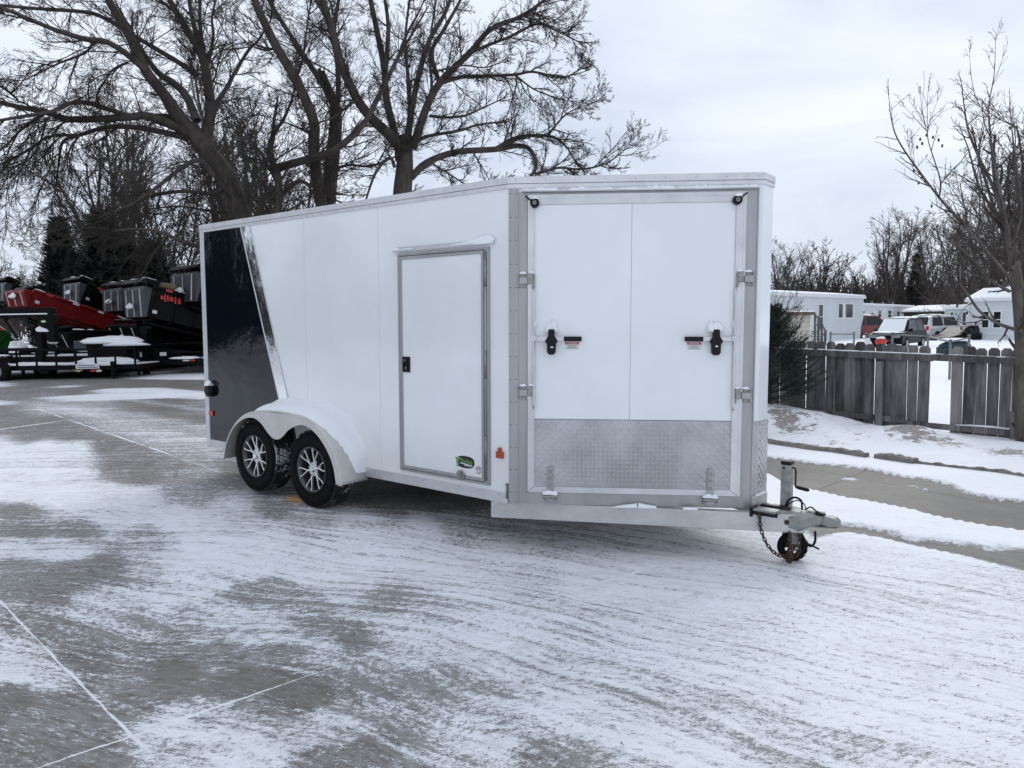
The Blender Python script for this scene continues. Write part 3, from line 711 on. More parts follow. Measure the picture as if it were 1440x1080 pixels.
# ------------------------------ nose face
jm = MB(TV)
jm.box(.0, .064, -.02, .010, ZB-.006, 2.502); jm.box(.064, .124, -.02, .005, ZB-.006, 2.476)
jm.box(.062, .066, -.01, .0115, ZB-.006, 2.502, 0)
jm.box(1.553, 1.622, -.02, .005, ZB-.006, 2.476); jm.box(1.622, 1.629, -.01, .012, ZB-.006, 2.476); jm.box(.124, 1.553, -.02, .005, ZB-.006, .448)
jm.box(.124, 1.553, -.02, .0045, 2.458, 2.476)
jm.box(.124, .127, -.01, .0035, .448, 2.458, 1)
for i in range(14): rivet(jm, TV, .012, .45+i*.155, .010); rivet(jm, TV, .050, .45+i*.155, .010)
jm.box(-.0, .002, -.02, .0095, .40, 2.5, 0)
jm.build('door_jamb', [M_alu, M_dark], TR)
js_ = MB(TS); js_.box(-.020, -.003, -.01, .008, .40, .505, 0); js_.cyl((-.012, .006, .50), (-.012, .02, .50), .008, 8, 0); js_.cyl((-.012, .012, .40), (-.012, .012, .505), .006, 8)
js_.build('jamb_latch', M_steel, TR)
hd = MB(TV); hd.box(.09, 1.625, 0, .028, 2.4765, 2.481); hd.box(.09, 1.625, 0, .006, 2.481, 2.5015); hd.box(.09, 1.625, .0255, .030, 2.4715, 2.4765)
hd.cyl((.09, .029, 2.4755), (1.625, .029, 2.4755), .0045, 8)
for i in range(8): rivet(hd, TV, .15+i*.196, 2.493, .006)
hdo = hd.build('header_drip_rail', [M_alul, M_steel], TR)
sn = MB(TV); rd = random.Random(2)
for i in range(34):
    s_ = .12+i*.0445; h = .007+.010*abs(math.sin(i*.55))*rd.random()+.004*rd.random()
    if i in (5, 6, 13, 22): continue
    sn.blob((s_, .015, 2.4825), .034, .016, h*1.0, i, amp=.3)
sn.build('snow_cap', M_snow, hdo)
# ramp door
rdm = MB(TV)
rdm.box(.128, .172, 0, .016, .452, 2.456); rdm.box(1.487, 1.550, 0, .016, .452, 2.456)
rdm.box(.172, 1.487, 0, .0155, 2.391, 2.456); rdm.box(.172, 1.487, 0, .0155, .452, .492)
rdm.box(.172, 1.487, .0155, .018, 2.432, 2.436); rdm.box(.168, .174, .014, .019, .49, 2.391); rdm.box(1.485, 1.491, .014, .019, .49, 2.391)
rdm.box(1.532, 1.537, .016, .019, .452, 2.456, 0)
for sx in (-1, 1):
    a = (.172, .492) if sx < 0 else (1.487, .492); b_ = (.128, .452) if sx < 0 else (1.535, .452)
    d = Vector((b_[0]-a[0], b_[1]-a[1])).normalized(); n = Vector((-d.y, d.x))*.0012
    rdm.prism([(a[0]+n.x, a[1]+n.y), (b_[0]+n.x, b_[1]+n.y), (b_[0]-n.x, b_[1]-n.y), (a[0]-n.x, a[1]-n.y)], .0156, .0168, 'y', 1)
RD = rdm.build('ramp_door', [M_alu2, M_dark], TR)
p1 = MB(TV); p1.box(.174, .8145, 0, .010, .958, 2.390); p1.box(.8165, 1.485, 0, .010, .958, 2.390); p1.build('door_skin', M_whitedoor, RD)
p1 = MB(TV); p1.box(.8143, .8167, 0, .0085, .958, 2.390); p1.box(.174, 1.485, 0, .0118, .9545, .9578); p1.build('panel_seam', M_dark, RD)
def treadplate(mb, s0, s1, z0_, z1_, out, T, pitch=.0290, ln=.0185, wd=.0036, h=.0034):
    mb.box(s0, s1, 0, out, z0_, z1_, 0, T)
    nz = int((z1_-z0_)/pitch); ns = int((s1-s0)/pitch)
    ox = (s1-s0-ns*pitch)/2; oz = (z1_-z0_-nz*pitch)/2
    for i in range(ns):
        for j in range(nz):
            cx = s0+ox+(i+.5)*pitch; cz = z0_+oz+(j+.5)*pitch; sg = 1 if (i+j) % 2 else -1
            a = Vector((1, sg))/math.sqrt(2)*ln; n = Vector((-a.y, a.x)).normalized()*wd
            e = a*.55
            vs_ = [(cx-a.x, out, cz-a.y), (cx+n.x, out, cz+n.y), (cx+a.x, out, cz+a.y), (cx-n.x, out, cz-n.y), (cx-e.x, out+h, cz-e.y), (cx+e.x, out+h, cz+e.y)]
            mb.add(vs_, [(0, 1, 4), (1, 5, 4), (1, 2, 5), (2, 3, 5), (3, 4, 5), (3, 0, 4)], 2, T)
tp = MB(); treadplate(tp, .174, 1.485, .493, .9545, .0105, TV); tp.build('tread_plate', [M_tread, M_steel, M_treadbar], RD, recalc=True)
# top roller locks
def lock(s, sgn):
    k = MB(TV); k.cyl((s, .015, 2.398), (s, .055, 2.398), .030, 24, 0); k.cyl((s, .055, 2.398), (s, .060, 2.398), .013, 16, 1); k.cyl((s, .060, 2.398), (s, .063, 2.398), .006, 10, 2)
    k.box(-.030, .030, -.004, .004, -.005, .005, 0, TV @ Matrix.Translation((s+sgn*.040, .03, 2.428)) @ Matrix.Rotation(sgn*rad(-38), 4, 'Y'))
    o = k.build('roller_lock', [M_plast, M_steel, M_dark], RD, bevel=.003)
    q = MB(TV); q.blob((s+.004, .035, 2.424), .026, .024, .018, int(s*10)); q.build('snow_cap', M_snow, o)
lock(.176, -1); lock(1.487, 1)
# cam bar hinges / keepers
def keeper(s, z, sgn, snow=True):
    """s: jamb side centre; sgn +1 when the door lies to larger s"""
    k = MB(TV)
    k.box(s-.030, s+.030, .004, .012, z-.046, z+.046, 0); k.box(s-.034*sgn-.008, s-.034*sgn+.008, .004, .024, z-.044, z+.044, 0)
    k.box(s-.026, s+.030, .012, .034, z-.022, z+.022, 1)
    for dz in (-.034, .034): k.cyl((s+.004*sgn, .012, z+dz), (s+.004*sgn, .019, z+dz), .009, 8, 1)
    k.box(s+sgn*.048-.017, s+sgn*.048+.017, .014, .038, z-.022, z+.048, 0)
    k.box(s+sgn*.068-.010, s+sgn*.068+.010, .014, .030, z-.052, z+.040, 0)
    for dz in (-.042, .03): k.cyl((s+sgn*.068, .030, z+dz), (s+sgn*.068, .035, z+dz), .005, 8, 1)
    o = k.build('bar_keeper', [M_steel, M_alu], RD, bevel=.0025)
    if snow:
        q = MB(TV); q.blob((s, .02, z+.047), .026, .014, .013, 3+int(z*9)); q.blob((s+sgn*.055, .024, z+.050), .020, .014, .012, 9+int(z*7)); q.build('snow_cap', M_snow, o)
keeper(.100, 1.890, 1); keeper(.100, 1.136, 1); keeper(1.570, 1.893, -1); keeper(1.570, 1.128, -1)
# cam bars
for s, sgn in ((.170, 1), (1.490, -1)):
    k = MB(TV)
    pts = [(s, .026, 1.84), (s, .030, 1.80), (s, .046, 1.76), (s, .048, 1.70), (s, .034, 1.60), (s, .028, 1.55), (s, .028, 1.06), (s, .026, 1.03)]
    k.tube(pts, .0085, 10)
    for zz in (1.535, 1.30, 1.09): k.box(s-.012, s+.012, .014, .03, zz-.012, zz+.012)
    o = k.build('cam_bar', M_alu2, RD)
    q = MB(TV); q.blob((s+sgn*.010, .03, 1.60), .007, .008, .022, 6, flat=False); q.build('snow_cap', M_snow, o)
    h = MB(TV); hz = 1.503
    h.cyl((s, .026, hz), (s, .048, hz), .021, 16, 0); h.cyl((s, .048, hz), (s, .052, hz), .008, 8, 0)
    xa, xb = sorted((s+sgn*.01, s+sgn*.205)); h.box(xa, xb, .030, .040, hz-.016, hz+.014, 0)
    xa, xb = sorted((s+sgn*.203, s+sgn*.322)); h.box(xa, xb, .026, .046, hz-.018, hz+.014, 1)
    o = h.build('cam_handle', [M_alu2, M_plast], RD, bevel=.004)
    c = MB(TV); cx = s+sgn*.120
    c.prism([(cx-.020, 1.565), (cx+.020, 1.565), (cx+.022, 1.520), (cx+.042, 1.488), (cx+.042, 1.484), (cx+.030, 1.470), (cx+.028, 1.412), (cx+.016, 1.396), (cx-.016, 1.396), (cx-.028, 1.412), (cx-.030, 1.470), (cx-.042, 1.484), (cx-.042, 1.488), (cx-.022, 1.520)], .012, .062, 'y')
    o2 = c.build('latch_cover', M_plast, RD, bevel=.008, seg=2)
    q = MB(TV)
    if sgn > 0: q.blob((cx, .024, 1.560), .040, .022, .052, 11, amp=.35); q.blob((cx+.004, .063, 1.444), .010, .003, .006, 2)
    else: q.blob((cx-.010, .026, 1.560), .056, .026, .044, 12, amp=.3); q.blob((cx-.032, .022, 1.59), .018, .018, .028, 5); q.blob((cx, .063, 1.452), .008, .003, .007, 2)
    q.build('snow_cap', M_snow, o2)
    lb = MB(TV); lx = s+sgn*.257
    lb.box(lx-.050, lx+.050, .0101, .0106, 1.430, 1.482, 1); lb.box(lx-.046, lx+.046, .0106, .0109, 1.464, 1.480, 0)
    for r0, wv in ((1.456, .034), (1.449, .026), (1.442, .036), (1.435, .040)): lb.box(lx-wv, lx+wv, .0106, .0109, r0-.0012, r0+.0012, 2)
    lb.build('warning_label', [M_labred, M_label, M_darkb], RD)
    text('WARNING', .015, onface(lx, .0110, 1.4725), M_label, RD, 'label_lettering', bold=.0003)
# ramp hinges at the foot of the door
for s in (.285, 1.357):
    k = MB(TV)
    k.prism([(s-.023, .445), (s-.023, .615)]+[(s+.023*math.cos(t), .615+.023*math.sin(t)) for t in [math.pi*(1-i/8) for i in range(1, 8)]]+[(s+.023, .615), (s+.023, .445)], .010, .026, 'y', 0)
    for zz in (.60, .555, .505): k.cyl((s, .026, zz), (s, .033, zz), .011, 6, 1)
    k.box(s-.048, s+.048, .004, .030, .392, .432, 0); k.cyl((s-.050, .034, .425), (s+.050, .034, .425), .012, 10, 1)
    for dx in (-.034, .034): k.cyl((s+dx, .030, .404), (s+dx, .037, .404), .008, 6, 1)
    o = k.build('ramp_hinge', [M_alu, M_steel], RD, bevel=.002)
    q = MB(TV); q.blob((s-.015, .030, .446), .036, .020, .022, int(s*10)); q.blob((s+.024, .028, .444), .026, .018, .020, 7); q.build('snow_cap', M_snow, o)
# nose plate
TN = Matrix.Translation((NX, VL*VS_, 0)) @ Matrix(((0, 1, 0, 0), (1, 0, 0, 0), (0, 0, 1, 0), (0, 0, 0, 1)))   # (s along y, out = x, z)
npl = MB(); treadplate(npl, 1.629, VL, .46, .955, .0085, TV, pitch=.0145, ln=.0085, wd=.003); treadplate(npl, 0, NW, .46, .955, .0085, TN)
npl.box(1.645, 1.6665, 0, .0095, .46, .952, 0, TV)
for zz in (.50, .60, .70, .80, .90): rivet(npl, TV, 1.655, zz, .0095, .0045, 1)
npl.build('nose_tread_plate', [M_tread, M_steel, M_treadbar], TR)
cb = MB(); cb.box(1.631, VL+.004, 0, .014, .366, .458, 0, TV); cb.box(-.004, NW+.004, 0, .014, .366, .458, 0, TN)
for dx, zz in ((1.645, .43), (1.645, .395)): rivet(cb, TV, dx, zz, .014, .006, 1)
cb.box(.0, NW, .013, .0165, .405, .410, 0, TN)
cbo = cb.build('nose_corner_bracket', [M_beam, M_steel], TR, bevel=.002)
q = MB(); q.blob((.07, .012, .458), .09, .013, .012, 5, T=TN); q.build('snow_cap', M_snow, cbo)
# ------------------------------ fender
def crv(pts, n=60):
    """Catmull-Rom through pts"""
    P = [Vector(p) for p in pts]; P = [P[0]*2-P[1]]+P+[P[-1]*2-P[-2]]; out = []
    seg = len(P)-3; per = max(2, n//seg)
    for i in range(seg):
        for k in range(per):
            t = k/per; a, b, c, d = P[i:i+4]
            out.append(.5*((2*b)+(c-a)*t+(2*a-5*b+4*c-d)*t*t+(3*b-3*c+d-a)*t**3))
    out.append(P[-2]); return out
top = crv([(-3.205, .352), (-3.155, .50), (-3.03, .665), (-2.86, .785), (-2.62, .846), (-2.35, .862), (-2.10, .856), (-1.93, .838), (-1.75, .765), (-1.615, .64), (-1.53, .49), (-1.478, .338)], 66)
FO = .265
fn = MB(); nT = len(top)
rows = []
for (out, inset) in ((-.002, 0), (FO-.012, 0), (FO-.003, -.004), (FO, -.014)):
    rows.append([])
    for i, p in enumerate(top):
        t = (top[min(i+1, nT-1)]-top[max(i-1, 0)]).normalized(); n = Vector((-t.y, t.x))
        q_ = p+n*inset; rows[-1].append((q_.x, -out, q_.y))
vs_ = [p for r in rows for p in r]
fs = [(k*nT+i, k*nT+i+1, (k+1)*nT+i+1, (k+1)*nT+i) for k in range(3) for i in range(nT-1)]
fn.add(vs_, fs, 0, smooth=True)
fe = fn.build('fender', M_fender, TR, recalc=True)
sol = fe.modifiers.new('thick', 'SOLIDIFY'); sol.thickness = .004; sol.offset = -1
# outer skirt with the dip between the wheels
lip = crv([(-3.185, .352), (-3.135, .50), (-3.015, .650), (-2.86, .745), (-2.70, .775), (-2.58, .745), (-2.47, .665), (-2.40, .625), (-2.32, .618), (-2.25, .650), (-2.17, .710), (-2.07, .752), (-1.95, .772), (-1.80, .722), (-1.665, .610), (-1.58, .48), (-1.545, .338)], 96)
up_ = [Vector((p.x, p.y)) for p in top]
# resample the two curves by parameter
def resamp(c, n):
    d = [0]
    for a, b_ in zip(c[:-1], c[1:]): d.append(d[-1]+(Vector(b_)-Vector(a)).length)
    out = []
    for k in range(n):
        t = d[-1]*k/(n-1); i = max(0, min(len(c)-2, int(np.searchsorted(d, t))-1)); u = (t-d[i])/(d[i+1]-d[i]+1e-9); out.append(Vector(c[i])*(1-u)+Vector(c[i+1])*u)
    return out
A_ = resamp(lip, 120)
def near_top(p):
    # matching point on the upper curve: by same fraction, biased to x
    return min(up_d, key=lambda q: (q-p).length)
up_d = resamp(top, 400)
B_ = []
last = 0
for i, p in enumerate(A_):
    js = range(last, min(400, last+14)); j = min(js, key=lambda k: (up_d[k]-p).length+ .15*abs(k/399-i/119)); last = max(last, j); B_.append(up_d[j])
B_[0] = up_d[0]; B_[-1] = up_d[-1]
sk = MB(); nA = len(A_)
vs_ = [(p.x, -FO+.001, p.y) for p in B_]+[(p.x, -FO+.001, p.y) for p in A_]
vs_ = [((B_[i].x*.97+A_[i].x*.03), -FO, (B_[i].y*.97+A_[i].y*.03)-.010) for i in range(nA)]+[(p.x, -FO, p.y) for p in A_]
sk.add(vs_, [(i, i+1, nA+i+1, nA+i) for i in range(nA-1)], 0)
sko = sk.build('fender_skirt', M_fender, fe)
sol = sko.modifiers.new('thick', 'SOLIDIFY'); sol.thickness = .006; sol.offset = 0
# closing skirts at the two ends (below the arch, back to the wall)
# snow lying on the fender
sf = MB(); prof = []
nS = 90; cs = resamp(top, nS); mrow = 9
rdn = random.Random(8); ragg = [rdn.random() for _ in range(nS)]
vs_ = []
for i in range(nS):
    t = (cs[min(i+1, nS-1)]-cs[max(i-1, 0)]).normalized(); n = Vector((-t.y, t.x)); f = i/(nS-1)
    d = float(sstep(.17, .36, f))*(1-float(sstep(.90, .975, f)))
    d = max(d, 0.0)
    wdt = FO*(.30+.66*float(sstep(.18, .36, f)))
    if f > .72: wdt = FO*(.96-.50*float(sstep(.72, .97, f))-.06*ragg[i])
    for k in range(mrow):
        u = k/(mrow-1); out = wdt*(1-u)          # from outer edge to wall
        thick = d*(.004+.055*math.sin(min(1, u*1.6)*math.pi/2)**.8*(.75+.25*u))
        if k == 0: thick = -.003 if d > 0 else -.004
        if d == 0: thick = -.004
        extra = Vector((0, 0))
        if u > .7 and d > 0: extra = Vector((0, 1))*.028*(u-.7)/.3*d
        q_ = cs[i]+n*thick+extra; vs_.append((q_.x, -out+.001, q_.y))
sf.add(vs_, [(i*mrow+k, i*mrow+k+1, (i+1)*mrow+k+1, (i+1)*mrow+k) for i in range(nS-1) for k in range(mrow-1)], 0, smooth=True)
sf.build('fender_snow', M_snow, fe)
# ------------------------------ wheels
def wheel(cx, cy, cz, R=.325, w=.205, sgn=-1, spin=0, full=True, name='wheel'):
    e = empty(name, (cx, cy, cz)); e.parent = TR
    r = .190
    prof = [(r, w/2-.006), (r+.012, w/2), (r+.05, w/2+.010), (R-.055, w/2+.006), (R-.022, w/2-.006), (R-.006, w/2-.022), (R-.003, w/2-.04), (R-.003, -w/2+.04), (R-.006, -w/2+.022), (R-.03, -w/2+.004), (r+.04, -w/2-.008), (r, -w/2)]
    t = MB(); t.lathe([(a, sgn*b_) for a, b_ in prof], (0, 0, 0), 'y', 72, 0)
    for (a0, a1) in ((-.088, -.060), (-.050, -.020), (-.011, .019), (.028, .056), (.064, .090)):
        nb_ = 62
        for k in range(nb_):
            th = 2*math.pi*(k+(.5 if a0 in (-.050, .028) else 0)+rdn.random()*.12)/nb_; dth = 2*math.pi/nb_*.40; sk_ = .02
            ro = R+.004 if abs(a0) < .06 or abs(a1) < .06 else R-.0
            vv = []
            for rr in (R-.012, ro):
                for a, s2 in ((a0, -sk_), (a1, sk_)):
                    for dd in (-dth, dth):
                        ang = th+dd+s2*.6; vv.append((rr*math.cos(ang), sgn*a, rr*math.sin(ang)))
            t.add(vv, [(0, 1, 3, 2), (4, 6, 7, 5), (0, 4, 5, 1), (2, 3, 7, 6), (0, 2, 6, 4), (1, 5, 7, 3)], 1)
    # sidewall ridge rings
    for rr in (.215, .292): t.lathe([(rr-.002, sgn*(w/2+.006)), (rr, sgn*(w/2+.0115)), (rr+.002, sgn*(w/2+.006))], (0, 0, 0), 'y', 64, 0)
    t.build('tyre', [M_rubber, M_tyresnow], e)
    q = MB(); face = sgn*(w/2-.004)
    q.lathe([(.192, face), (.186, face+sgn*.006), (.178, face), (.170, face-sgn*.03), (.160, face-sgn*.09), (.155, face-sgn*.15)], (0, 0, 0), 'y', 48, 0)
    q.lathe([(.1925, face+sgn*.0), (.191, face+sgn*.007), (.188, face+sgn*.007), (.187, face-sgn*.001)], (0, 0, 0), 'y', 64, 0)
    q.cyl((0, face-sgn*.15, 0), (0, face-sgn*.145, 0), .156, 32, 2)
    q.cyl((0, face-sgn*.14, 0), (0, face-sgn*.03, 0), .055, 20, 2)
    q.build('rim', [M_barrel, M_rim, M_dark], e)
    q = MB()
    ns = 6
    def arm(a0, r0, a1, r1, w0, w1, y0, y1, th=.020):
        p = Vector((math.cos(a0)*r0, 0, math.sin(a0)*r0)); p2 = Vector((math.cos(a1)*r1, 0, math.sin(a1)*r1)); d = (p2-p).normalized(); n = Vector((-d.z, 0, d.x))
        vv = []
        for P_, ww, yy in ((p, w0, y0), (p2, w1, y1)):
            for yo, fac in ((0, .72), (-sgn*th, 1.25)):
                for s_ in (-1, 1): vv.append(P_+n*s_*ww*fac+Vector((0, yy+yo, 0)))
        q.add(vv, [(0, 1, 3, 2), (4, 6, 7, 5), (0, 4, 5, 1), (2, 3, 7, 6), (0, 2, 6, 4), (1, 5, 7, 3)], 0)
    for k in range(ns):
        a = spin+2*math.pi*k/ns
        arm(a, .030, a, .082, .013, .011, face-sgn*.014, face-sgn*.010)
        for s_ in (-1, 1):
            arm(a+s_*.04, .078, a+s_*.22, .150, .0075, .0060, face-sgn*.010, face-sgn*.003)
            arm(a+s_*.215, .148, a+s_*.20, .187, .0070, .0075, face-sgn*.003, face+sgn*.002)
    q.cyl((0, face-sgn*.05, 0), (0, face-sgn*.010, 0), .042, 20, 0, r1=.036); q.cyl((0, face-sgn*.010, 0), (0, face+sgn*.008, 0), .026, 18, 0, r1=.022)
    for k in range(6):
        a = spin+2*math.pi*(k+.5)/6; q.cyl((.052*math.cos(a), face-sgn*.04, .052*math.sin(a)), (.052*math.cos(a), face-sgn*.014, .052*math.sin(a)), .009, 6, 0)
    q.build('spokes', [M_rim], e, bevel=.0015)
    return e
def tyresnow():
    M = mat('snowy_tread', (.016, .016, .017), .75); nt = M.node_tree; N = nt.nodes; L = nt.links; b = N['Principled BSDF']
    tc = N.new('ShaderNodeTexCoord'); n = N.new('ShaderNodeTexNoise'); n.inputs['Scale'].default_value = 26; n.inputs['Detail'].default_value = 5; L.new(tc.outputs['Object'], n.inputs['Vector'])
    n3 = N.new('ShaderNodeTexNoise'); n3.inputs['Scale'].default_value = 4.5; L.new(tc.outputs['Object'], n3.inputs['Vector'])
    a = N.new('ShaderNodeMath'); a.operation = 'MULTIPLY'; L.new(n.outputs['Fac'], a.inputs[0]); L.new(n3.outputs['Fac'], a.inputs[1])
    rp = N.new('ShaderNodeValToRGB'); L.new(a.outputs[0], rp.inputs[0]); rp.color_ramp.elements[0].position = .285; rp.color_ramp.elements[1].position = .33
    rp.color_ramp.elements[0].color = (.016, .016, .017, 1); rp.color_ramp.elements[1].color = (.45, .46, .48, 1)
    L.new(rp.outputs[0], b.inputs['Base Color']); return M
M_tyresnow = tyresnow()
wheel(-1.945, -.105, .395, spin=.25); wheel(-2.775, -.105, .415, spin=.55)
wheel(-1.945, W+.02, .375, sgn=1); wheel(-2.775, W+.02, .39, sgn=1)
q = MB()
for x in (-1.945, -2.775):
    q.cyl((x, 0, .33), (x, W, .33), .035, 12); q.box(x-.35, x+.35, .12, .17, .38, .42)
for x in np.arange(-3.7, 0, .5): q.box(x, x+.05, .05, W-.05, .34, .40)
q.box(-3.4, -1.3, .02, .06, .36, .44)
q.box(-3.15, -1.55, 0.02, .03, .40, .86)
q.build('axle_and_underframe', M_under, TR)
# ------------------------------ tongue
def beam(p, q_, z0, z1, wd, mb):
    p = Vector(p); q_ = Vector(q_); d = (q_-p).normalized(); n = Vector((d.y, -d.x))
    a, b_, c, e_ = p, q_, q_-n*wd, p-n*wd
    mb.prism([tuple(a), tuple(b_), tuple(c), tuple(e_)], z0, z1, 'z')
NYC = VL*VS_+NW/2
tg = MB(); beam((-.155, -.06+.05), (1.70, NYC-.045), .245, .364, .065, tg)
to = tg.build('tongue_beam', M_beam, TR, bevel=.003)
tg = MB(); beam((1.70, NYC+.045), (-.155, W+.01), .245, .364, .065, tg); tg.build('tongue_beam', M_beam, TR, bevel=.003)
q = MB(TV); q.prism([(.70, .364), (.76, .378), (.86, .392), (.868, .400), (.872, .364)], .02, .055, 'y'); q.prism([(.876, .364), (.878, .398), (.94, .386), (1.0, .378), (1.0, .364)], .02, .055, 'y')
q.prism([(1.17, .3635), (1.175, .382), (1.265, .381), (1.27, .3635)], .045, .075, 'y')
q.build('snow_cap', M_snow, to, bevel=.006, seg=2)
# coupler
cp = MB(); zc = .345
def loft(secs, mi=0):
    """secs: list of (x, halfwidth_y, zlow, zhigh)"""
    vs_ = []
    for (x, hw, zl, zh) in secs:
        ch = (zh-zl)*.28
        vs_ += [(x, NYC-hw, zl), (x, NYC+hw, zl), (x, NYC+hw, zh-ch), (x, NYC+hw*.72, zh), (x, NYC-hw*.72, zh), (x, NYC-hw, zh-ch)]
    n = len(secs); fs = [(i*6+k, i*6+(k+1) % 6, (i+1)*6+(k+1) % 6, (i+1)*6+k) for i in range(n-1) for k in range(6)]
    fs += [tuple(range(6))[::-1], tuple((n-1)*6+k for k in range(6))]
    cp.add(vs_, fs, mi)
loft([(1.44, .155, .335, .375), (1.56, .110, .290, .382), (1.66, .075, .262, .383), (1.74, .058, .300, .376), (1.80, .050, .318, .370)])
loft([(1.795, .042, .318, .366), (1.84, .050, .312, .372), (1.875, .048, .314, .366), (1.897, .034, .318, .350)])
loft([(1.66, .082, .255, .266), (1.74, .064, .296, .305), (1.90, .056, .308, .316)])
cp.cyl((1.60, NYC-.098, .315), (1.60, NYC-.112, .312), .016, 12, 1); cp.cyl((1.60, NYC-.112, .312), (1.60, NYC-.118, .311), .009, 6, 1)
cp.box(1.70, 1.80, NYC-.02, .02+NYC, .374, .392, 0); cp.box(1.52, 1.60, NYC-.06, NYC-.02, .38, .395, 1)
cpo = cp.build('coupler', [M_galv, M_rust], TR, bevel=.004, seg=2)
q = MB()
pts = [(1.56, NYC-.03, .385), (1.58, NYC-.035, .44), (1.62, NYC-.03, .468), (1.66, NYC-.02, .45), (1.665, NYC-.01, .39)]
q.tube([tuple(p) for p in crv(pts, 24)], .007, 8); pts = [(1.55, NYC-.02, .385), (1.585, NYC-.02, .42), (1.63, NYC-.01, .445), (1.67, NYC, .43), (1.69, NYC, .385)]
q.tube([tuple(p) for p in crv(pts, 24)], .004, 6)
pts = [(1.68, NYC, .39), (1.72, NYC-.01, .415), (1.76, NYC-.02, .395), (1.80, NYC-.02, .385)]
q.tube([tuple(p) for p in crv(pts, 18)], .005, 6); q.box(1.755, 1.815, NYC-.035, NYC-.012, .377, .390)
q.tube([(1.50, NYC-.05, .39), (1.54, NYC-.04, .40), (1.60, NYC-.045, .392)], .007, 6)
q.build('wiring_loop', M_plast, TR)
q = MB(); q.box(1.40, 1.56, .80, .90, .372, .392, 1); q.box(1.40, 1.57, .80, .81, .355, .385, 0); q.box(1.41, 1.55, .93, .97, .375, .40, 0); q.box(1.39, 1.41, .79, .9, .34, .40, 0)
q.build('tongue_step', [M_plast, M_galv], TR, bevel=.003)
# jack
JX, JY = 1.552, NYC+.02
jk = MB(); s_ = .032
jk.box(JX-s_, JX+s_, JY-s_, JY+s_, .25, .672, 0); jk.box(JX-s_-.002, JX+s_+.002, JY-s_-.002, JY+s_+.002, .672, .696, 1)
jk.cyl((JX-.012, JY-s_-.006, .652), (JX-.012, JY-s_+.002, .652), .009, 8, 1)
jk.box(JX-.05, JX+.05, JY-.05, JY+.05, .30, .385, 0)
jk.cyl((JX, JY, .12), (JX, JY, .27), .022, 14, 0)
JK = jk.build('jack_post', [M_galv, M_plast], TR, bevel=.003)
q = MB(); q.tube([(JX+.03, JY-.0, .655), (JX+.052, JY-.0, .650), (JX+.056, JY, .635), (JX+.056, JY, .545), (JX+.060, JY-.01, .532), (JX+.075, JY-.02, .530)], .006, 8); q.tube([(JX+.068, JY-.015, .530), (JX+.085, JY-.025, .531), (JX+.155, JY-.07, .534), (JX+.165, JY-.077, .534)], [.010, .0125, .0125, .008], 10)
q.build('crank_handle', M_plast, JK)
we = empty('jack_wheel', (1.60, NYC+.02, .125)); we.parent = TR; we.rotation_euler = (0, 0, rad(35))
q = MB(); q.lathe([(.055, -.02), (.08, -.026), (.096, -.018), (.100, 0), (.096, .018), (.08, .026), (.055, .02)], (0, 0, 0), 'y', 36, 0); q.build('tyre', M_rubber, we)
q = MB(); q.cyl((0, -.02, 0), (0, .02, 0), .024, 14)
for k in range(8): a = k*math.pi/4; q.box(.02, .058, -.005, .005, -.007, .007, 0, Matrix.Rotation(a, 4, 'Y'))
q.build('rim', M_rust, we)
q = MB()
for s2 in (-1, 1): q.prism([(-.05, .20), (.035, .20), (.03, .10), (.012, -.02), (-.012, -.02), (-.03, .06)], s2*.034, s2*.042, 'y')
q.box(-.05, .035, -.042, .042, .192, .20); q.build('fork', M_galv, we)
q = MB()
for k in range(5): a = rad(-60+k*28); q.blob((.096*math.cos(a), -.012, .096*math.sin(a)), .012, .010, .010, k, flat=False)
q.build('snow_cap', M_snow, we)
# safety chains
def chain(pts, mb, link=.034, r=.0042):
    c = resamp([Vector(p) for p in crv(pts, 60)], max(3, int(sum((Vector(b_)-Vector(a)).length for a, b_ in zip(pts[:-1], pts[1:]))/(link*.70))))
    for i in range(len(c)-1):
        a, b_ = c[i], c[i+1]; mid = (a+b_)/2; d = (b_-a).normalized()
        side = d.cross(Vector((0, 1, 0))) if i % 2 else d.cross(Vector((.3, 0, .2)))
        if side.length < .1: side = d.cross(Vector((1, 0, 0)))
        side.normalize(); ring = []
        for k in range(10):
            t = 2*math.pi*k/10; ring.append(mid+d*(math.cos(t)*link*.52)+side*(math.sin(t)*link*.30))
        ring.append(ring[0]); mb.tube(ring, r, 6, caps=False)
q = MB(); chain([(1.44, .83, .375), (1.455, .805, .345), (1.465, .80, .27), (1.50, .82, .17), (1.555, .86, .10), (1.62, .93, .085), (1.66, .96, .10), (1.66, .97, .24)], q)
q.tube([(1.44, .84, .372), (1.45, .81, .372), (1.455, .80, .35)], .009, 8)
q.build('safety_chain', M_rust, TR)
q = MB(); chain([(1.62, .90, .25), (1.63, .88, .17), (1.635, .885, .08), (1.62, .90, .05), (1.60, .93, .09), (1.63, 1.0, .16), (1.66, 1.04, .25)], q, r=.0055, link=.04); q.build('safety_chain', M_rust, TR)
q = MB(); q.tube([tuple(p) for p in crv([(1.66, .98, .25), (1.70, .97, .19), (1.73, .98, .16), (1.75, 1.0, .19), (1.74, 1.03, .25)], 20)], .008, 8); q.cyl((1.72, .98, .172), (1.79, .95, .16), .006, 6)
q.build('chain_hook', M_plast, TR)
# wood chock
p = G(411, 706); wb = MB(); wb.box(-.10, .10, -.045, .045, 0, .038)
wo = wb.build('wood_block', M_wood, None, bevel=.002); wo.location = (p.x+.05, p.y+.02, gz(p.x, p.y)+.002); wo.rotation_euler = (0, 0, rad(-25))
tag(wo, 'short sawn lumber block chocked behind the front trailer wheel', 'wood block')
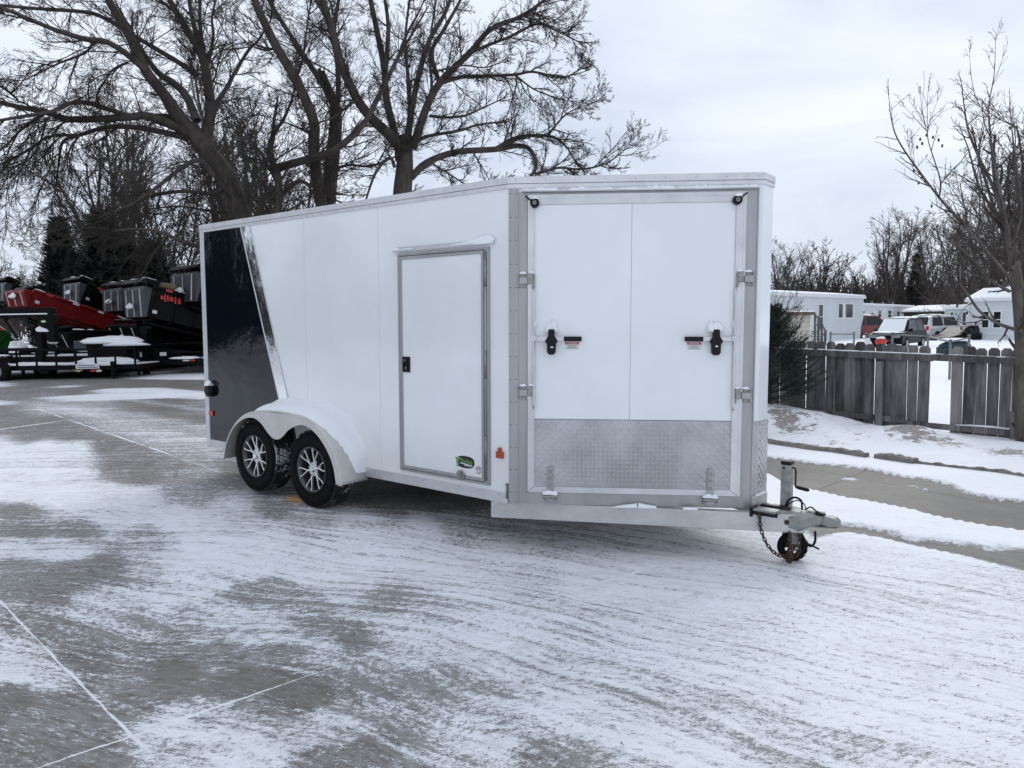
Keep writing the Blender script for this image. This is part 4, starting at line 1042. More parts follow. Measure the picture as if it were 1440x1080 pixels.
# ================================================================== TREES
UPV = Vector((0, 0, 1))
def rvec(R):
    while True:
        v = Vector((R.uniform(-1, 1), R.uniform(-1, 1), R.uniform(-1, 1)))
        if .1 < v.length < 1: return v.normalized()
def grow(out, R, p, d, Ln, r0, lvl, cfg):
    c = cfg[lvl]; n = c['n']; st = Ln/n; pts = [p.copy()]; rr = [r0]; d = d.normalized()
    rend = r0*c.get('taper', .35)
    for i in range(n):
        d = (d + rvec(R)*c['wig'] + UPV*c['trop']).normalized()
        p = p + d*st; pts.append(p.copy()); f = (i+1)/n; rr.append(r0*(1-f)+rend*f)
        if lvl+1 < len(cfg) and f >= c.get('start', .2):
            k = c['kids']/n; k = int(k)+(1 if R.random() < k-int(k) else 0)
            for _ in range(k):
                a = d.cross(rvec(R)).normalized(); ang = rad(R.uniform(*c['ang']))
                cd = d*math.cos(ang)+a*math.sin(ang)
                cl = c['len']*R.uniform(.55, 1.15)*(1-.45*f) if 'len' in c else Ln*c['ratio']*R.uniform(.6, 1.1)*(1-.35*f)
                grow(out, R, p-d*st*R.random(), cd, cl, min(rr[-1]*.7, c['cr']*R.uniform(.8, 1.2)), lvl+1, cfg)
    out.append((pts, rr))
def tubes_mesh(name, polys, mats, parent=None, big=.06, mid=.018):
    groups = {}
    for pts, rr in polys:
        s = 9 if rr[0] > big*2 else 6 if rr[0] > big else 4 if rr[0] > mid else 3
        groups.setdefault((len(pts), s), []).append((pts, rr))
    VV = []; FF = []; off = 0
    for (n, s), lst in groups.items():
        P = np.array([[tuple(q) for q in pts] for pts, _ in lst]); Rr = np.array([rr for _, rr in lst])
        T = np.empty_like(P); T[:, 1:-1] = P[:, 2:]-P[:, :-2]; T[:, 0] = P[:, 1]-P[:, 0]; T[:, -1] = P[:, -1]-P[:, -2]
        T /= np.linalg.norm(T, axis=2, keepdims=True)+1e-9
        ref = np.array([.31, .87, .39]); A = np.cross(T, ref); A /= np.linalg.norm(A, axis=2, keepdims=True)+1e-9; B = np.cross(T, A)
        th = 2*np.pi*np.arange(s)/s
        ring = P[:, :, None, :]+Rr[:, :, None, None]*(A[:, :, None, :]*np.cos(th)[None, None, :, None]+B[:, :, None, :]*np.sin(th)[None, None, :, None])
        m_ = len(lst); VV.append(ring.reshape(-1, 3))
        ids = off+np.arange(m_*n*s).reshape(m_, n, s)
        a = ids[:, :-1, :]; b_ = ids[:, 1:, :]
        FF.append(np.stack([a, np.roll(a, -1, 2), np.roll(b_, -1, 2), b_], -1).reshape(-1, 4)); off += m_*n*s
    return fast_mesh(name, np.concatenate(VV), np.concatenate(FF), mats, parent)
def stroke(pix, depth, w0, w1, dd=0., R=None, dep0=None):
    """trace a limb: picture points at a depth (metres), thickness in metres tapering w0 -> w1; dd = depth drift along it"""
    pts = []; n = len(pix)
    base = depth if dep0 is None else dep0
    P = [Vector((x, y)) for x, y in pix]; c = crv(P, max(10, 4*(n-1))) if n > 2 else P
    m_ = len(c)
    for i, q in enumerate(c):
        f = i/(m_-1); pts.append(D(q.x, q.y, base+dd*f))
    return pts, [.5*.9*(w0*(1-i/(m_-1))+w1*i/(m_-1)) for i in range(m_)]
TW = [  # procedural growth off a traced limb
 dict(n=7, wig=.17, trop=.03, kids=7, ang=(25, 55), ratio=.55, cr=.016, start=.12),
 dict(n=5, wig=.13, trop=.02, kids=6, ang=(22, 50), ratio=.55, cr=.009, start=.15),
 dict(n=3, wig=.10, trop=.02, kids=2, ang=(22, 45), ratio=.75, cr=.0065),
 dict(n=2, wig=.08, trop=.02, kids=0, ang=(20, 45), ratio=.5, cr=.0055)]
def traced_tree(name, strokes, depth, seed, label, group, per_m=1.0, blen=(1.0, 3.0), droop=0., cfg=TW, mats=M_bark, twig=M_twig, trunk_r=None, lead=1.1, category='tree', minr=.0052):
    R = random.Random(seed); limbs = []; tw = []
    for s in strokes:
        pix, w0, w1 = s[0], s[1], s[2]; dd = s[3] if len(s) > 3 else 0; d0 = s[4] if len(s) > 4 else 0; dens = s[5] if len(s) > 5 else 1.; dr = s[6] if len(s) > 6 else 0.
        pts, rr = stroke(pix, depth+d0, w0, w1, dd); limbs.append((pts, rr))
        acc = 0
        for i in range(1, len(pts)):
            sg = pts[i]-pts[i-1]; acc += sg.length*per_m*dens
            f = i/(len(pts)-1)
            while acc > 0:
                acc -= 1
                if f < .12 and w0 > .3: continue
                d = sg.normalized(); a = d.cross(rvec(R)).normalized(); ang = rad(R.uniform(30, 68)); cd = d*math.cos(ang)+a*math.sin(ang); cd.y *= .8
                ln = R.uniform(*blen)*(1.05-.35*f); c2 = [dict(c) for c in cfg]
                for c in c2: c['trop'] += droop+dr
                if R.random() < .25: ln *= 1.5
                grow(tw, R, pts[i-1]+sg*R.random(), cd, ln, min(rr[i]*.8, R.uniform(.014, .034)), 0, c2)
        # leader continuing past the end
        if f >= .99:
            for _ in range(2): grow(tw, R, pts[-1], (pts[-1]-pts[max(0, len(pts)-3)]).normalized()+rvec(R)*.3, R.uniform(*blen)*lead, rr[-1]*.9, 0, cfg)
    base = min(limbs[0][0], key=lambda p: p.z)
    root = empty(name, (0, 0, 0), label=label, cat=category, group=group)
    root.location = (base.x, base.y, 0); inv = Vector((-base.x, -base.y, 0))
    mv = lambda L_: [([p+inv for p in pts], rr) for pts, rr in L_]
    tr = tubes_mesh('trunk', mv(limbs[:1]), mats, root)
    lb = tubes_mesh('limbs', mv(limbs[1:]), mats, root)
    cr = tubes_mesh('crown', mv([(p, [max(x, minr) for x in r]) for p, r in tw]), twig, root)
    return root
GRP = 'bare cottonwoods behind the white trailer'
treeA = [
 ([(372,520),(362,400),(352,345),(340,305),(326,262),(305,228),(283,200),(264,178)], 1.0, .62, 0),
 ([(268,184),(238,142),(205,99),(184,54),(165,22),(148,-10),(135,-50)], .46, .22, -2),
 ([(205,99),(178,76),(150,59),(120,55),(75,41),(30,22),(-20,2)], .26, .12, -2, -1),
 ([(277,170),(262,135),(243,116),(222,102),(196,66),(186,45)], .34, .16, 1.5),
 ([(292,215),(292,190),(296,150),(291,110),(284,78),(265,45),(247,15),(228,-20)], .50, .20, 1.5),
 ([(292,110),(283,75),(272,32),(266,0),(262,-40)], .26, .12, 2.5, 1),
 ([(288,92),(284,60),(281,20),(283,-30)], .20, .10, 1, 1),
 ([(293,90),(300,50),(298,25),(306,-10)], .16, .07, -1, 1),
 ([(280,107),(250,87),(225,72),(200,57),(150,27),(120,17),(50,12),(-15,6)], .24, .10, -2.5, .8),
 ([(250,20),(225,0),(200,-20)], .16, .08, 0, 1),
 ([(300,150),(318,125),(330,102),(350,70),(362,58),(380,30)], .20, .08, 2, .5),
 ([(296,118),(304,104),(297,88),(290,82)], .12, .05, .5, 1),
 ([(266,190),(235,172),(205,163),(175,165),(100,168),(65,158),(25,150),(-10,142)], .36, .14, -2.5, 0, 1, -.10),
 ([(182,163),(150,153),(125,145),(100,145),(75,156),(25,165),(-5,170)], .20, .09, -3, -1, 1, -.12),
 ([(264,194),(220,184),(188,179),(150,179),(112,190),(88,200),(82,235)], .26, .08, -1, 0, 1, -.12),
 ([(112,190),(70,192),(45,207),(15,225),(-5,232)], .12, .05, -1, -1, 1.2, -.12),
 ([(97,169),(82,178),(76,195),(74,218),(70,240)], .09, .04, -1, -2, 1.2, -.12),
 ([(62,159),(30,182),(8,205),(-10,216)], .13, .06, -1, -2, 1.2, -.12),
 ([(66,165),(58,195),(44,222),(25,232)], .09, .03, .5, -2, 1.2, -.14),
 ([(25,140),(10,128),(-5,118)], .08, .05, -1, -2),
 ([(112,190),(97,214),(101,248),(92,284)], .09, .03, .5, -2, .7, -.10),
 ([(45,207),(30,238),(12,262),(8,290)], .08, .03, .5, -2, .7, -.10),
 ([(150,180),(159,205),(171,235),(166,262)], .08, .03, .5, -1, .7, -.10),
 ([(75,225),(62,255),(50,284)], .07, .03, .5, -2, .7, -.10),
 ([(132,60),(118,75),(85,88),(60,100),(35,112)], .11, .04, -1, -1, 1.5, -.08),
 ([(180,88),(160,97),(145,118),(135,140)], .10, .04, -1, -1, 1.5, -.10),
 ([(300,248),(278,226),(250,240),(225,260),(190,285),(160,298)], .22, .07, -2, -1, 1.3, -.05),
 ([(335,345),(312,335),(288,345),(262,342),(229,328),(195,322),(160,325)], .24, .07, -2.5, -1, 1.2, -.05),
 ([(318,262),(298,272),(256,269),(208,277),(167,298),(140,312)], .20, .06, -2, 0, 1.3, -.04),
 ([(345,320),(322,300),(290,296),(250,290),(190,296)], .16, .05, 2, 0, 1.2, -.03)]
traced_tree('bare_tree', treeA, 27, 11, 'leftmost of the three giant bare trees behind the trailer, with long limbs sweeping left', GRP, per_m=2.5, blen=(.9, 2.4))
treeB = [
 ([(468,520),(464,400),(461,320),(461,285),(467,225),(472,180),(472,150)], .85, .45, 0),
 ([(462,330),(450,278),(441,210),(441,170),(416,112),(390,68),(371,30),(358,0),(350,-40)], .50, .24, -2, -.5),
 ([(472,155),(457,124),(435,90),(401,38),(378,0),(365,-30)], .28, .14, 1.5),
 ([(472,180),(476,112),(470,49),(476,0),(480,-40)], .26, .12, 1, .5),
 ([(474,80),(461,30),(442,-5),(430,-40)], .24, .14, 2, 1),
 ([(392,236),(415,229),(435,223),(472,210),(510,176),(529,142),(545,110),(560,80)], .34, .14, -1.5, -1),
 ([(466,240),(490,232),(520,234),(545,225),(560,218)], .12, .06, 0, -.5),
 ([(416,112),(425,85),(430,50),(436,10)], .13, .06, -1, -1),
 ([(441,190),(420,180),(400,172),(380,165)], .10, .04, -1, -1),
 ([(385,420),(388,330),(392,260),(380,215),(384,190)], .40, .20, 0, -1.5, 1.6),
 ([(386,300),(400,270),(420,255),(440,262)], .24, .12, 0, -1.5),
 ([(386,250),(372,225),(360,205),(340,190)], .14, .05, -1, -1.5, 2),
 ([(441,170),(428,150),(420,128)], .10, .04, 0, -1),
 ([(390,68),(370,70),(350,62),(335,48)], .10, .04, -1, -1)]
traced_tree('bare_tree', treeB, 28, 12, 'middle of the three giant bare trees behind the trailer, forking just above its roof', GRP, per_m=2.5, blen=(.9, 2.4))
treeC = [
 ([(572,520),(568,400),(567,300),(566,270),(569,235),(569,205)], 1.0, .62, 0),
 ([(568,215),(548,190),(525,169),(502,139),(480,90),(469,49),(455,5),(445,-40)], .46, .24, -2),
 ([(563,225),(559,202),(544,142),(540,94),(529,38),(519,-10)], .38, .20, 1.5, .3),
 ([(542,100),(546,40),(540,-10)], .24, .14, 0, 1),
 ([(572,215),(577,165),(589,105),(604,56),(625,20),(640,-20)], .30, .12, -1),
 ([(580,210),(600,150),(622,112),(660,75),(690,41),(735,22),(772,-5)], .36, .10, -2),
 ([(618,118),(607,75),(622,45),(645,5),(655,-20)], .22, .10, 1, -.5),
 ([(622,116),(650,108),(679,107),(724,105),(750,101),(791,109),(815,98)], .17, .05, -1, -.7, 1.4),
 ([(664,73),(690,62),(716,52),(754,34),(780,42),(812,58)], .14, .05, -1, -1.2, 1.4),
 ([(583,200),(604,191),(645,184),(670,176),(697,172)], .16, .07, .5, 0, 1.2),
 ([(604,163),(630,165),(652,163),(672,155),(700,142)], .13, .05, 1, 0, 1.2),
 ([(578,250),(600,229),(641,214),(697,210),(728,205),(745,210),(754,232),(746,250)], .30, .12, -2, 0, 1.1),
 ([(697,209),(727,193),(772,191),(795,205),(808,225)], .15, .05, -.5, -1.5, 1.5),
 ([(752,246),(784,236),(815,238),(847,232),(870,218),(885,202)], .11, .03, -.5, -2, 1.8, .05),
 ([(769,191),(785,172),(802,157),(840,142)], .08, .03, 0, -2, 1.8, .03),
 ([(724,105),(740,118),(754,127),(780,137),(802,142)], .08, .03, 0, -1.5, 1.6),
 ([(577,170),(574,112),(570,56),(577,-10)], .22, .10, 2, 1),
 ([(595,160),(607,124),(604,68),(614,-5)], .18, .09, 1.5, 1),
 ([(555,235),(548,222),(530,240),(518,270),(510,300)], .16, .08, -1, -.5),
 ([(690,41),(715,30),(750,12),(790,0)], .08, .03, -1, -2, 1.5),
 ([(735,22),(770,35),(800,50),(815,75)], .06, .02, -.5, -2.5, 1.6),
 ([(608,230),(640,250),(665,262),(700,255)], .08, .03, -1, -1, 1.4),
 ([(505,140),(490,148),(470,165),(450,172)], .12, .05, -1, -1),
 ([(614,100),(650,92),(680,95),(705,88)], .08, .03, -1, -1.5, 1.3)]
traced_tree('bare_tree', treeC, 28, 13, 'rightmost of the three giant bare trees behind the trailer, low limb reaching right', GRP, per_m=2.5, blen=(.6, 1.45), lead=.6)
# young tree by the fence
M_b3 = M_bark3
FD = 9.0
TWF = [dict(n=6, wig=.16, trop=.07, kids=4, ang=(25, 55), ratio=.42, cr=.0055, start=.15),
       dict(n=4, wig=.2, trop=.05, kids=0, ang=(25, 60), ratio=.5, cr=.004)]
treeD = [
 ([(1444,640),(1442,600),(1441,560),(1440,520),(1438,480),(1434,430),(1429,390),(1423,350),(1417,315),(1408,285),(1400,250),(1397,215)], .26, .05, .2),
 ([(1421,350),(1416,320),(1405,285),(1391,250),(1376,220),(1362,185),(1356,150),(1352,116)], .06, .010, .5),
 ([(1418,390),(1391,357),(1346,306),(1321,278),(1286,232),(1262,195),(1253,165),(1250,137)], .046, .006, -.4),
 ([(1321,278),(1323,255),(1314,225),(1305,195),(1304,165),(1305,130)], .026, .005, 0, -.2),
 ([(1303,184),(1288,168),(1274,152)], .010, .004, .1, -.2, 1.), ([(1303,184),(1310,165),(1318,142)], .010, .004, 0, -.2), ([(1302,178),(1297,155),(1294,134)], .009, .004, 0, -.2),
 ([(1420,330),(1409,285),(1398,229),(1391,170),(1391,144),(1398,105),(1400,58)], .04, .005, .3),
 ([(1390,165),(1375,143),(1367,115),(1363,74)], .018, .004, 0, .2),
 ([(1416,322),(1400,300),(1376,260),(1362,210),(1350,180)], .045, .010, .5, .1),
 ([(1376,340),(1378,300),(1376,257),(1366,225)], .030, .010, .3),
 ([(1420,350),(1432,310),(1440,270),(1452,230),(1460,180)], .05, .02, .4),
 ([(1424,345),(1436,300),(1432,250),(1425,200),(1420,150)], .04, .01, .3),
 ([(1436,466),(1414,459),(1398,452),(1377,437),(1363,417),(1349,398)], .052, .020, -.4, 0, .8),
 ([(1382,447),(1379,451),(1358,454),(1334,449),(1310,443),(1297,441)], .022, .006, -.3, -.2, 1.2),
 ([(1420,410),(1395,395),(1375,372),(1352,350),(1330,335)], .045, .012, -.3, 0, 1.4),
 ([(1400,395),(1370,386),(1345,382),(1320,386)], .025, .008, .2, 0, 1.6),
 ([(1422,380),(1440,350),(1455,320)], .06, .03, .2),
 ([(1346,306),(1330,300),(1312,300)], .012, .004, 0, -.2), ([(1290,238),(1280,215),(1276,190)], .010, .004, .1, -.3), ([(1286,232),(1284,205)], .008, .003, 0, -.3),
 ([(1416,400),(1402,372),(1398,330),(1385,290),(1380,250)], .04, .01, .4, .2, 1.3)]
t4 = traced_tree('young_tree', treeD, FD, 14, 'slender bare tree with a knotty trunk growing beside the right end of the wooden fence', None, per_m=5.5, lead=.5, blen=(.14, .46), cfg=TWF, mats=M_b3, twig=M_bark, minr=.0022)
rd = random.Random(4); pods = MB()
for (px, py) in [(1294,196),(1297,202),(1303,190),(1312,193),(1320,197),(1290,207),(1285,240),(1296,250),(1292,257),(1325,205),(1382,187),(1384,192),(1378,196),(1310,290),(1318,318),(1330,420),(1346,430),(1360,440),(1352,462),(1338,455),(1380,470),(1372,455),(1420,180),(1425,176)]:
    p = D(px, py, FD-.25)-t4.location; s = .013
    pods.blob(tuple(p), s, s*.8, s*1.5, rd.randint(0, 99), flat=False, nu=6, nv=5)
pods.build('hanging_dead_leaf', M_leafd, t4)['kind'] = 'stuff'
# generic bare trees for the background
def bare_mesh(seed, H, spread, trunk, cfg, fork=.25, nmain=6, minr=.02):
    R = random.Random(seed); out = []; p = Vector((0, 0, 0)); pts = [p.copy()]; d = UPV.copy(); n = 5
    for i in range(n): d = (d+rvec(R)*.06).normalized(); p = p+d*(H*fork/n); pts.append(p.copy())
    out.append((pts, [trunk*(1-.4*i/n) for i in range(n+1)]))
    for k in range(nmain):
        a = 2*math.pi*(k+R.random()*.7)/nmain; tilt = R.uniform(.25, 1.)*spread
        dd = Vector((math.cos(a)*tilt, math.sin(a)*tilt, 1)).normalized()
        grow(out, R, pts[-1 if k < nmain*.6 else -2], dd, H*(1-fork)*R.uniform(.75, 1.05), trunk*.45, 0, cfg)
    return [(p_, [max(x, minr) for x in r]) for p_, r in out]
CF = [dict(n=9, wig=.11, trop=.04, kids=13, ang=(22, 48), ratio=.48, cr=.045, start=.08),
      dict(n=6, wig=.15, trop=.04, kids=9, ang=(22, 50), ratio=.45, cr=.022, start=.12),
      dict(n=4, wig=.18, trop=.03, kids=6, ang=(22, 50), ratio=.48, cr=.014, start=.15),
      dict(n=2, wig=.2, trop=.03, kids=0, ang=(25, 50), ratio=.5, cr=.010)]
def bare_tree(name, loc, mesh_src, sc_=1, rz=0, label=None, group=None, src={}):
    if mesh_src[0] in src:
        o = copy_tree(src[mesh_src[0]])
    else:
        polys = bare_mesh(*mesh_src[1:]); o = empty(name)
        tubes_mesh('trunk', polys[:1], M_bark2, o); tubes_mesh('crown', polys[1:], mesh_mat.get(mesh_src[0], M_bark2), o)
        src[mesh_src[0]] = o
    o.name = name; o.location = loc; o.rotation_euler = (0, 0, rz); o.scale = (sc_,)*3
    if 'group' in o: del o['group']
    tag(o, label, 'tree', group); return o
M_far = mat('far_bark', (.082, .068, .058), .9)
mesh_mat = {'a': M_bark2, 'b': M_far, 'c': M_far, 'd': M_brush}
SA = ('a', 21, 9, .9, .30, CF, .12, 10, .016)      # low dark spreading
SB = ('b', 22, 15, .45, .35, CF, .22, 9, .014)    # upright
SC = ('c', 23, 9, .8, .16, CF, .2, 8, .010)
SD = ('d', 24, 5, .9, .08, CF, .1, 9, .009)
def at(px, y, z=0.): p = D(px, 470, y); return (p.x, p.y, z)
BG = 'bare trees beyond the mobile homes'
bare_tree('bare_tree', at(1150, 75), SA, .86, .3, 'dark wide crowned bare tree behind the nearest mobile home roof', BG)
bare_tree('bare_tree', at(1102, 90), SB, .66, 1.3, 'paler bare tree just right of the trailer nose, behind the dark wide one', BG)
bare_tree('bare_tree', at(1206, 100), SA, .85, 2.2, 'bare tree in the gap between the dark wide crown and the tall rounded one', BG)
bare_tree('bare_tree', at(1252, 108), SB, 1.02, .6, 'tall rounded bare tree over the second mobile home', BG)
bare_tree('bare_tree', at(1308, 104), SC, 1.6, 2.6, 'bare tree with loose crown above the parked white car', BG)
bare_tree('bare_tree', at(1352, 72), SB, .72, 4.0, 'bare tree above the mobile home at the far right, left of the knotty trunk', BG)
bare_tree('bare_tree', at(1395, 62), SC, 1.45, 5.1, 'broad bare tree behind the young tree by the fence', BG)
bare_tree('bare_tree', at(1440, 55), SB, 1.05, 1.9, 'tall bare tree at the right edge of the view', BG)
bare_tree('bare_tree', at(1280, 112), SA, .8, 1.1, 'low dark bare tree behind the roof of the dark long building', BG)
# left background
LG = 'bare trees behind the dump trailers'
bare_tree('bare_tree', at(165, 45), SB, .92, .9, 'bare tree rising behind the dark spruces at the left', LG)
bare_tree('bare_tree', at(235, 40), SC, 1.15, 3.3, 'bare tree with tangled crown between the right spruce and the trailer', LG)
bare_tree('bare_tree', at(20, 62), SC, .72, 5.3, 'small bare tree at the left edge behind the green dump trailer', LG)
bare_tree('bare_tree', at(62, 70), SC, .70, .2, 'small bare tree beside the leftmost spruce', LG)
bare_tree('bare_tree', at(-30, 60), SA, .75, .2, 'low bare tree cut off by the left edge', LG)
bare_tree('bare_tree', at(340, 42), SB, .95, 3.9, 'bare tree hidden behind the trailer roof, next to the leftmost giant trunk', LG)
bare_tree('bare_tree', at(410, 34), SC, 1.15, 2.2, 'twiggy bare tree filling the gap between the left and middle giant trunks', LG)
bare_tree('bare_tree', at(110, 55), SC, 1.02, 4.4, 'bare tree standing behind the leftmost dark spruce', LG)
# brown brush under the spruces
def brush(px, y, s, rz, lab):
    o = bare_tree('brush_thicket', at(px, y), SD, s, rz, lab, 'brown brush between the spruces'); o['category'] = 'brush'
brush(150, 40, .92, 0, 'brown brush thicket between the two left spruces'); brush(205, 38, .85, 2, 'brown brush thicket left of the tall black dump body')
brush(262, 37, .8, 4, 'brown brush thicket touching the left edge of the trailer'); brush(112, 42, .6, 1, 'brown brush thicket low between the leftmost spruces')
# ------------------------------ spruces
def spruce(name, loc, H, Rb, seed, label, group, nb=110, needles=26, nl=.03, low=.05, mat_=M_needle, k2=9, shp=.85, nw=.35):
    R = random.Random(seed); st = []; V = []; Fc = []
    st.append(([Vector((0, 0, 0)), Vector((0, 0, H*.5)), Vector((0, 0, H*.99))], [H*.018+.01, H*.010+.006, .004]))
    def needle(p, d, l, w):
        a = d.cross(rvec(R)); a = a.normalized() if a.length > .01 else Vector((1, 0, 0))
        t = p+d*l; o = len(V); V.extend([tuple(p-a*w*.5), tuple(p+a*w*.5), tuple(t)]); Fc.append((o, o+1, o+2))
    for i in range(nb):
        f = (i+R.random())/nb; f = f**.85; z = H*(low+(1-low)*f); ln = Rb*(1-f)**shp*R.uniform(.72, 1.15)+.05*H*.3
        a = R.uniform(0, 6.283); up = .15+.75*f if shp < .9 else -.15+.7*f
        d = Vector((math.cos(a), math.sin(a), up*.8)).normalized(); p = Vector((0, 0, z)); pts = [p.copy()]; ds = []
        for k in range(4): d = (d+Vector((0, 0, .10))+rvec(R)*.06).normalized(); p = p+d*ln/4; pts.append(p.copy()); ds.append(d.copy())
        st.append((pts, [max(.003, ln*.014), .004, .003, .003, .002]))
        subs = [(pts[0]+(pts[-1]-pts[0])*.3, d, ln*.7)]
        for k in range(k2):
            t = R.uniform(.2, .95); j = min(3, int(t*4)); q = pts[j].lerp(pts[j+1], t*4-j); s_ = d.cross(UPV).normalized()*(1 if k % 2 else -1)
            sd_ = (ds[j]*.75+s_*.7+UPV*R.uniform(-.15, .25)).normalized(); sl = ln*.42*(1.1-t)*R.uniform(.7, 1.2); subs.append((q, sd_, sl))
        for q, sd_, sl in subs:
            m_ = max(4, int(needles*sl/(Rb*.35)))
            for _ in range(m_):
                t = R.random(); pp = q+sd_*sl*t; dn = (sd_*.75+rvec(R)*.75).normalized(); needle(pp, dn, nl*R.uniform(.7, 1.2), nl*nw)
            needle(q+sd_*sl*.95, sd_, nl*1.6, nl*nw)
    root = empty(name, loc, label=label, cat='tree', group=group)
    tubes_mesh('trunk', st, M_bark2, root)
    fast_mesh('foliage', np.array(V), np.array(Fc), mat_, root, smooth=False)
    return root
p = D(1081, 560, 10.75)
sp = spruce('spruce_sapling', (p.x, p.y, gz(p.x, p.y)-.05), 1.42, .92, 5, 'small green spruce with upswept branches between the trailer nose and the wooden fence', None, nb=190, needles=95, nl=.030, low=.02, shp=.62, nw=.2, k2=12)
def farspruce(px, y, H, Rb, seed, lab): spruce('spruce', at(px, y), H, Rb, seed, lab, 'dark spruces behind the dump trailers', nb=230, needles=24, nl=.36, low=.04, mat_=M_needle2, shp=1.0, k2=8, nw=.3)
farspruce(92, 40, 7.3, 1.9, 1, 'leftmost dark spruce behind the red dump trailer'); farspruce(152, 36, 7.0, 2.5, 2, 'tallest dark spruce, above the black dump trailers')
farspruce(118, 37, 5.2, 1.9, 4, 'short dark spruce squeezed between the leftmost and the tallest one'); farspruce(218, 37, 5.7, 2.1, 3, 'rightmost dark spruce of the left row, closest to the trailer')
farspruce(186, 38, 5.6, 2.1, 6, 'dark spruce behind the gap between the tallest and the rightmost one')
p = at(1287, 106); spruce('spruce', p, 10.2, 2.0, 7, 'dark narrow spruce above the roofs right of the second mobile home', None, nb=90, needles=12, nl=.4, mat_=M_needle2, shp=1.0, nw=.3)
# far woods along the horizon, both sides
R = random.Random(77); wood = []
for k in range(900):
    px = R.uniform(1040, 1560) if k % 3 else R.uniform(-140, 420); y = R.uniform(115, 150); b_ = Vector(at(px, y)); H = R.uniform(5, 9)
    for j in range(5):
        d = (UPV+rvec(R)*.45).normalized(); q = b_+Vector((R.uniform(-2, 2), 0, R.uniform(0, .3)*H)); pts = [q]
        for i in range(3): d = (d+rvec(R)*.25).normalized(); q = q+d*H*.27; pts.append(q)
        wood.append((pts, [.10, .08, .06, .04]))
wo_ = tubes_mesh('distant_wood', wood, M_brush); tag(wo_, 'hazy brown line of leafless woods along the horizon', 'woods', kind='stuff')
# ================================================================== RIGHT SIDE
def proj(p):
    d = Vector(p)-Vector((0, 0, HC)); z = d.dot(f_); return 720+F*d.dot(cx_)/z, 540-F*d.dot(cy_)/z
FR = Vector((6.25, 9.3, 0)); FDn = Vector((-.717, .697, 0)); FN = Vector((.697, .717, 0))     # FN points away from the camera
TF = Matrix(((FDn.x, FN.x, 0, FR.x), (FDn.y, FN.y, 0, FR.y), (0, 0, 1, 0), (0, 0, 0, 1)))
fence = empty('wooden_fence', tuple(FR), label='weathered grey picket fence with one missing board and snow along its rail', cat='fence')
Ti = TF.copy(); Ti.translation = (0, 0, 0)
R = random.Random(9); vb = []; fb = []; tone = []
def addv(vs_, fs, t):
    o = len(vb); vb.extend([tuple(Ti @ Vector(v)) for v in vs_]); fb.extend([[o+i for i in f] for f in fs]); tone.extend([t]*len(vs_))
ftop = lambda t: 1.200+.029*t
t = -1.6; k = 0
while t < 5.2:
    wd = R.uniform(.122, .140); gap = R.choice([.002, .004, .009, .013, .006]); tc_ = t+wd/2
    px, _ = proj((FR+FDn*tc_)+Vector((0, 0, .8)))
    if 1312 < px < 1337: t += wd+gap; continue
    zt_ = ftop(tc_)+R.uniform(-.022, .016); lean = R.uniform(-.010, .010); zb_ = .03+R.uniform(-.03, .03)
    if px > 1337: zb_ = .02
    tn = R.uniform(-.10, .07) + (.10 if 1337 < px < 1352 else 0)
    a, b_ = t, t+wd; c = .030; dz = R.uniform(0, .004)
    pf = [(a, zb_), (b_, zb_), (b_+lean, zt_-c*1.2), (b_-c+lean, zt_), (a+c+lean, zt_), (a+lean, zt_-c*1.2)]
    vs_ = [(p[0], dz, p[1]) for p in pf]+[(p[0], .018+dz, p[1]) for p in pf]; n = 6
    addv(vs_, [tuple(range(6))[::-1], tuple(range(6, 12))]+[(i, (i+1) % 6, 6+(i+1) % 6, 6+i) for i in range(6)], tn)
    t += wd+gap; k += 1
def bx_(t0, t1, y0, y1, za0, za1, zb0, zb1, tn):   # box whose z ends follow a slope: z (low, high) at t0 and t1
    vs_ = [(t0, y0, za0), (t0, y1, za0), (t0, y0, za1), (t0, y1, za1), (t1, y0, zb0), (t1, y1, zb0), (t1, y0, zb1), (t1, y1, zb1)]
    addv(vs_, [(0, 1, 3, 2), (4, 6, 7, 5), (0, 4, 5, 1), (2, 3, 7, 6), (0, 2, 6, 4), (1, 5, 7, 3)], tn)
def flush(name, mat_=M_fence):
    global vb, fb, tone
    me = bpy.data.meshes.new(name); me.from_pydata(vb, [], fb); me.materials.append(mat_)
    at_ = me.attributes.new('tone', 'FLOAT', 'POINT'); at_.data.foreach_set('value', tone)
    bm = bmesh.new(); bm.from_mesh(me); bmesh.ops.recalc_face_normals(bm, faces=bm.faces); bm.to_mesh(me); bm.free()
    o = bpy.data.objects.new(name, me); COL.objects.link(o); o.parent = fence; vb = []; fb = []; tone = []; return o
flush('pickets')['kind'] = 'stuff'
def rail(t0, t1, top, tn, h=.088):
    for (a, b_) in ((t0, t1),):
        bx_(a, b_, -.045, -.003, top(a)-h, top(a), top(b_)-h, top(b_), tn)
rail(-1.6, .92, lambda t: ftop(t)-.115, -.05); flush('top_rail'); rail(.925, 5.2, lambda t: ftop(t)-.125, -.03); flush('top_rail')
rail(.02, 1.25, lambda t: .175+.02*t, .0, .075); flush('bottom_rail'); rail(-1.6, -.06, lambda t: .19, .0, .075); flush('bottom_rail')
rail(1.25, 5.2, lambda t: .20+.03*t, .0, .075); flush('bottom_rail')
for (t0, h0) in ((-.02, .42), (.90, .10), (1.56, 1.00), (3.9, 1.0)):
    w_ = .062; bx_(t0-w_*.6, t0+w_*.6, -.130, -.047, -.05, h0, -.05, h0, -.06 if h0 > 1 else .08); flush('post')
q = MB(); R = random.Random(3)
Tf = Ti
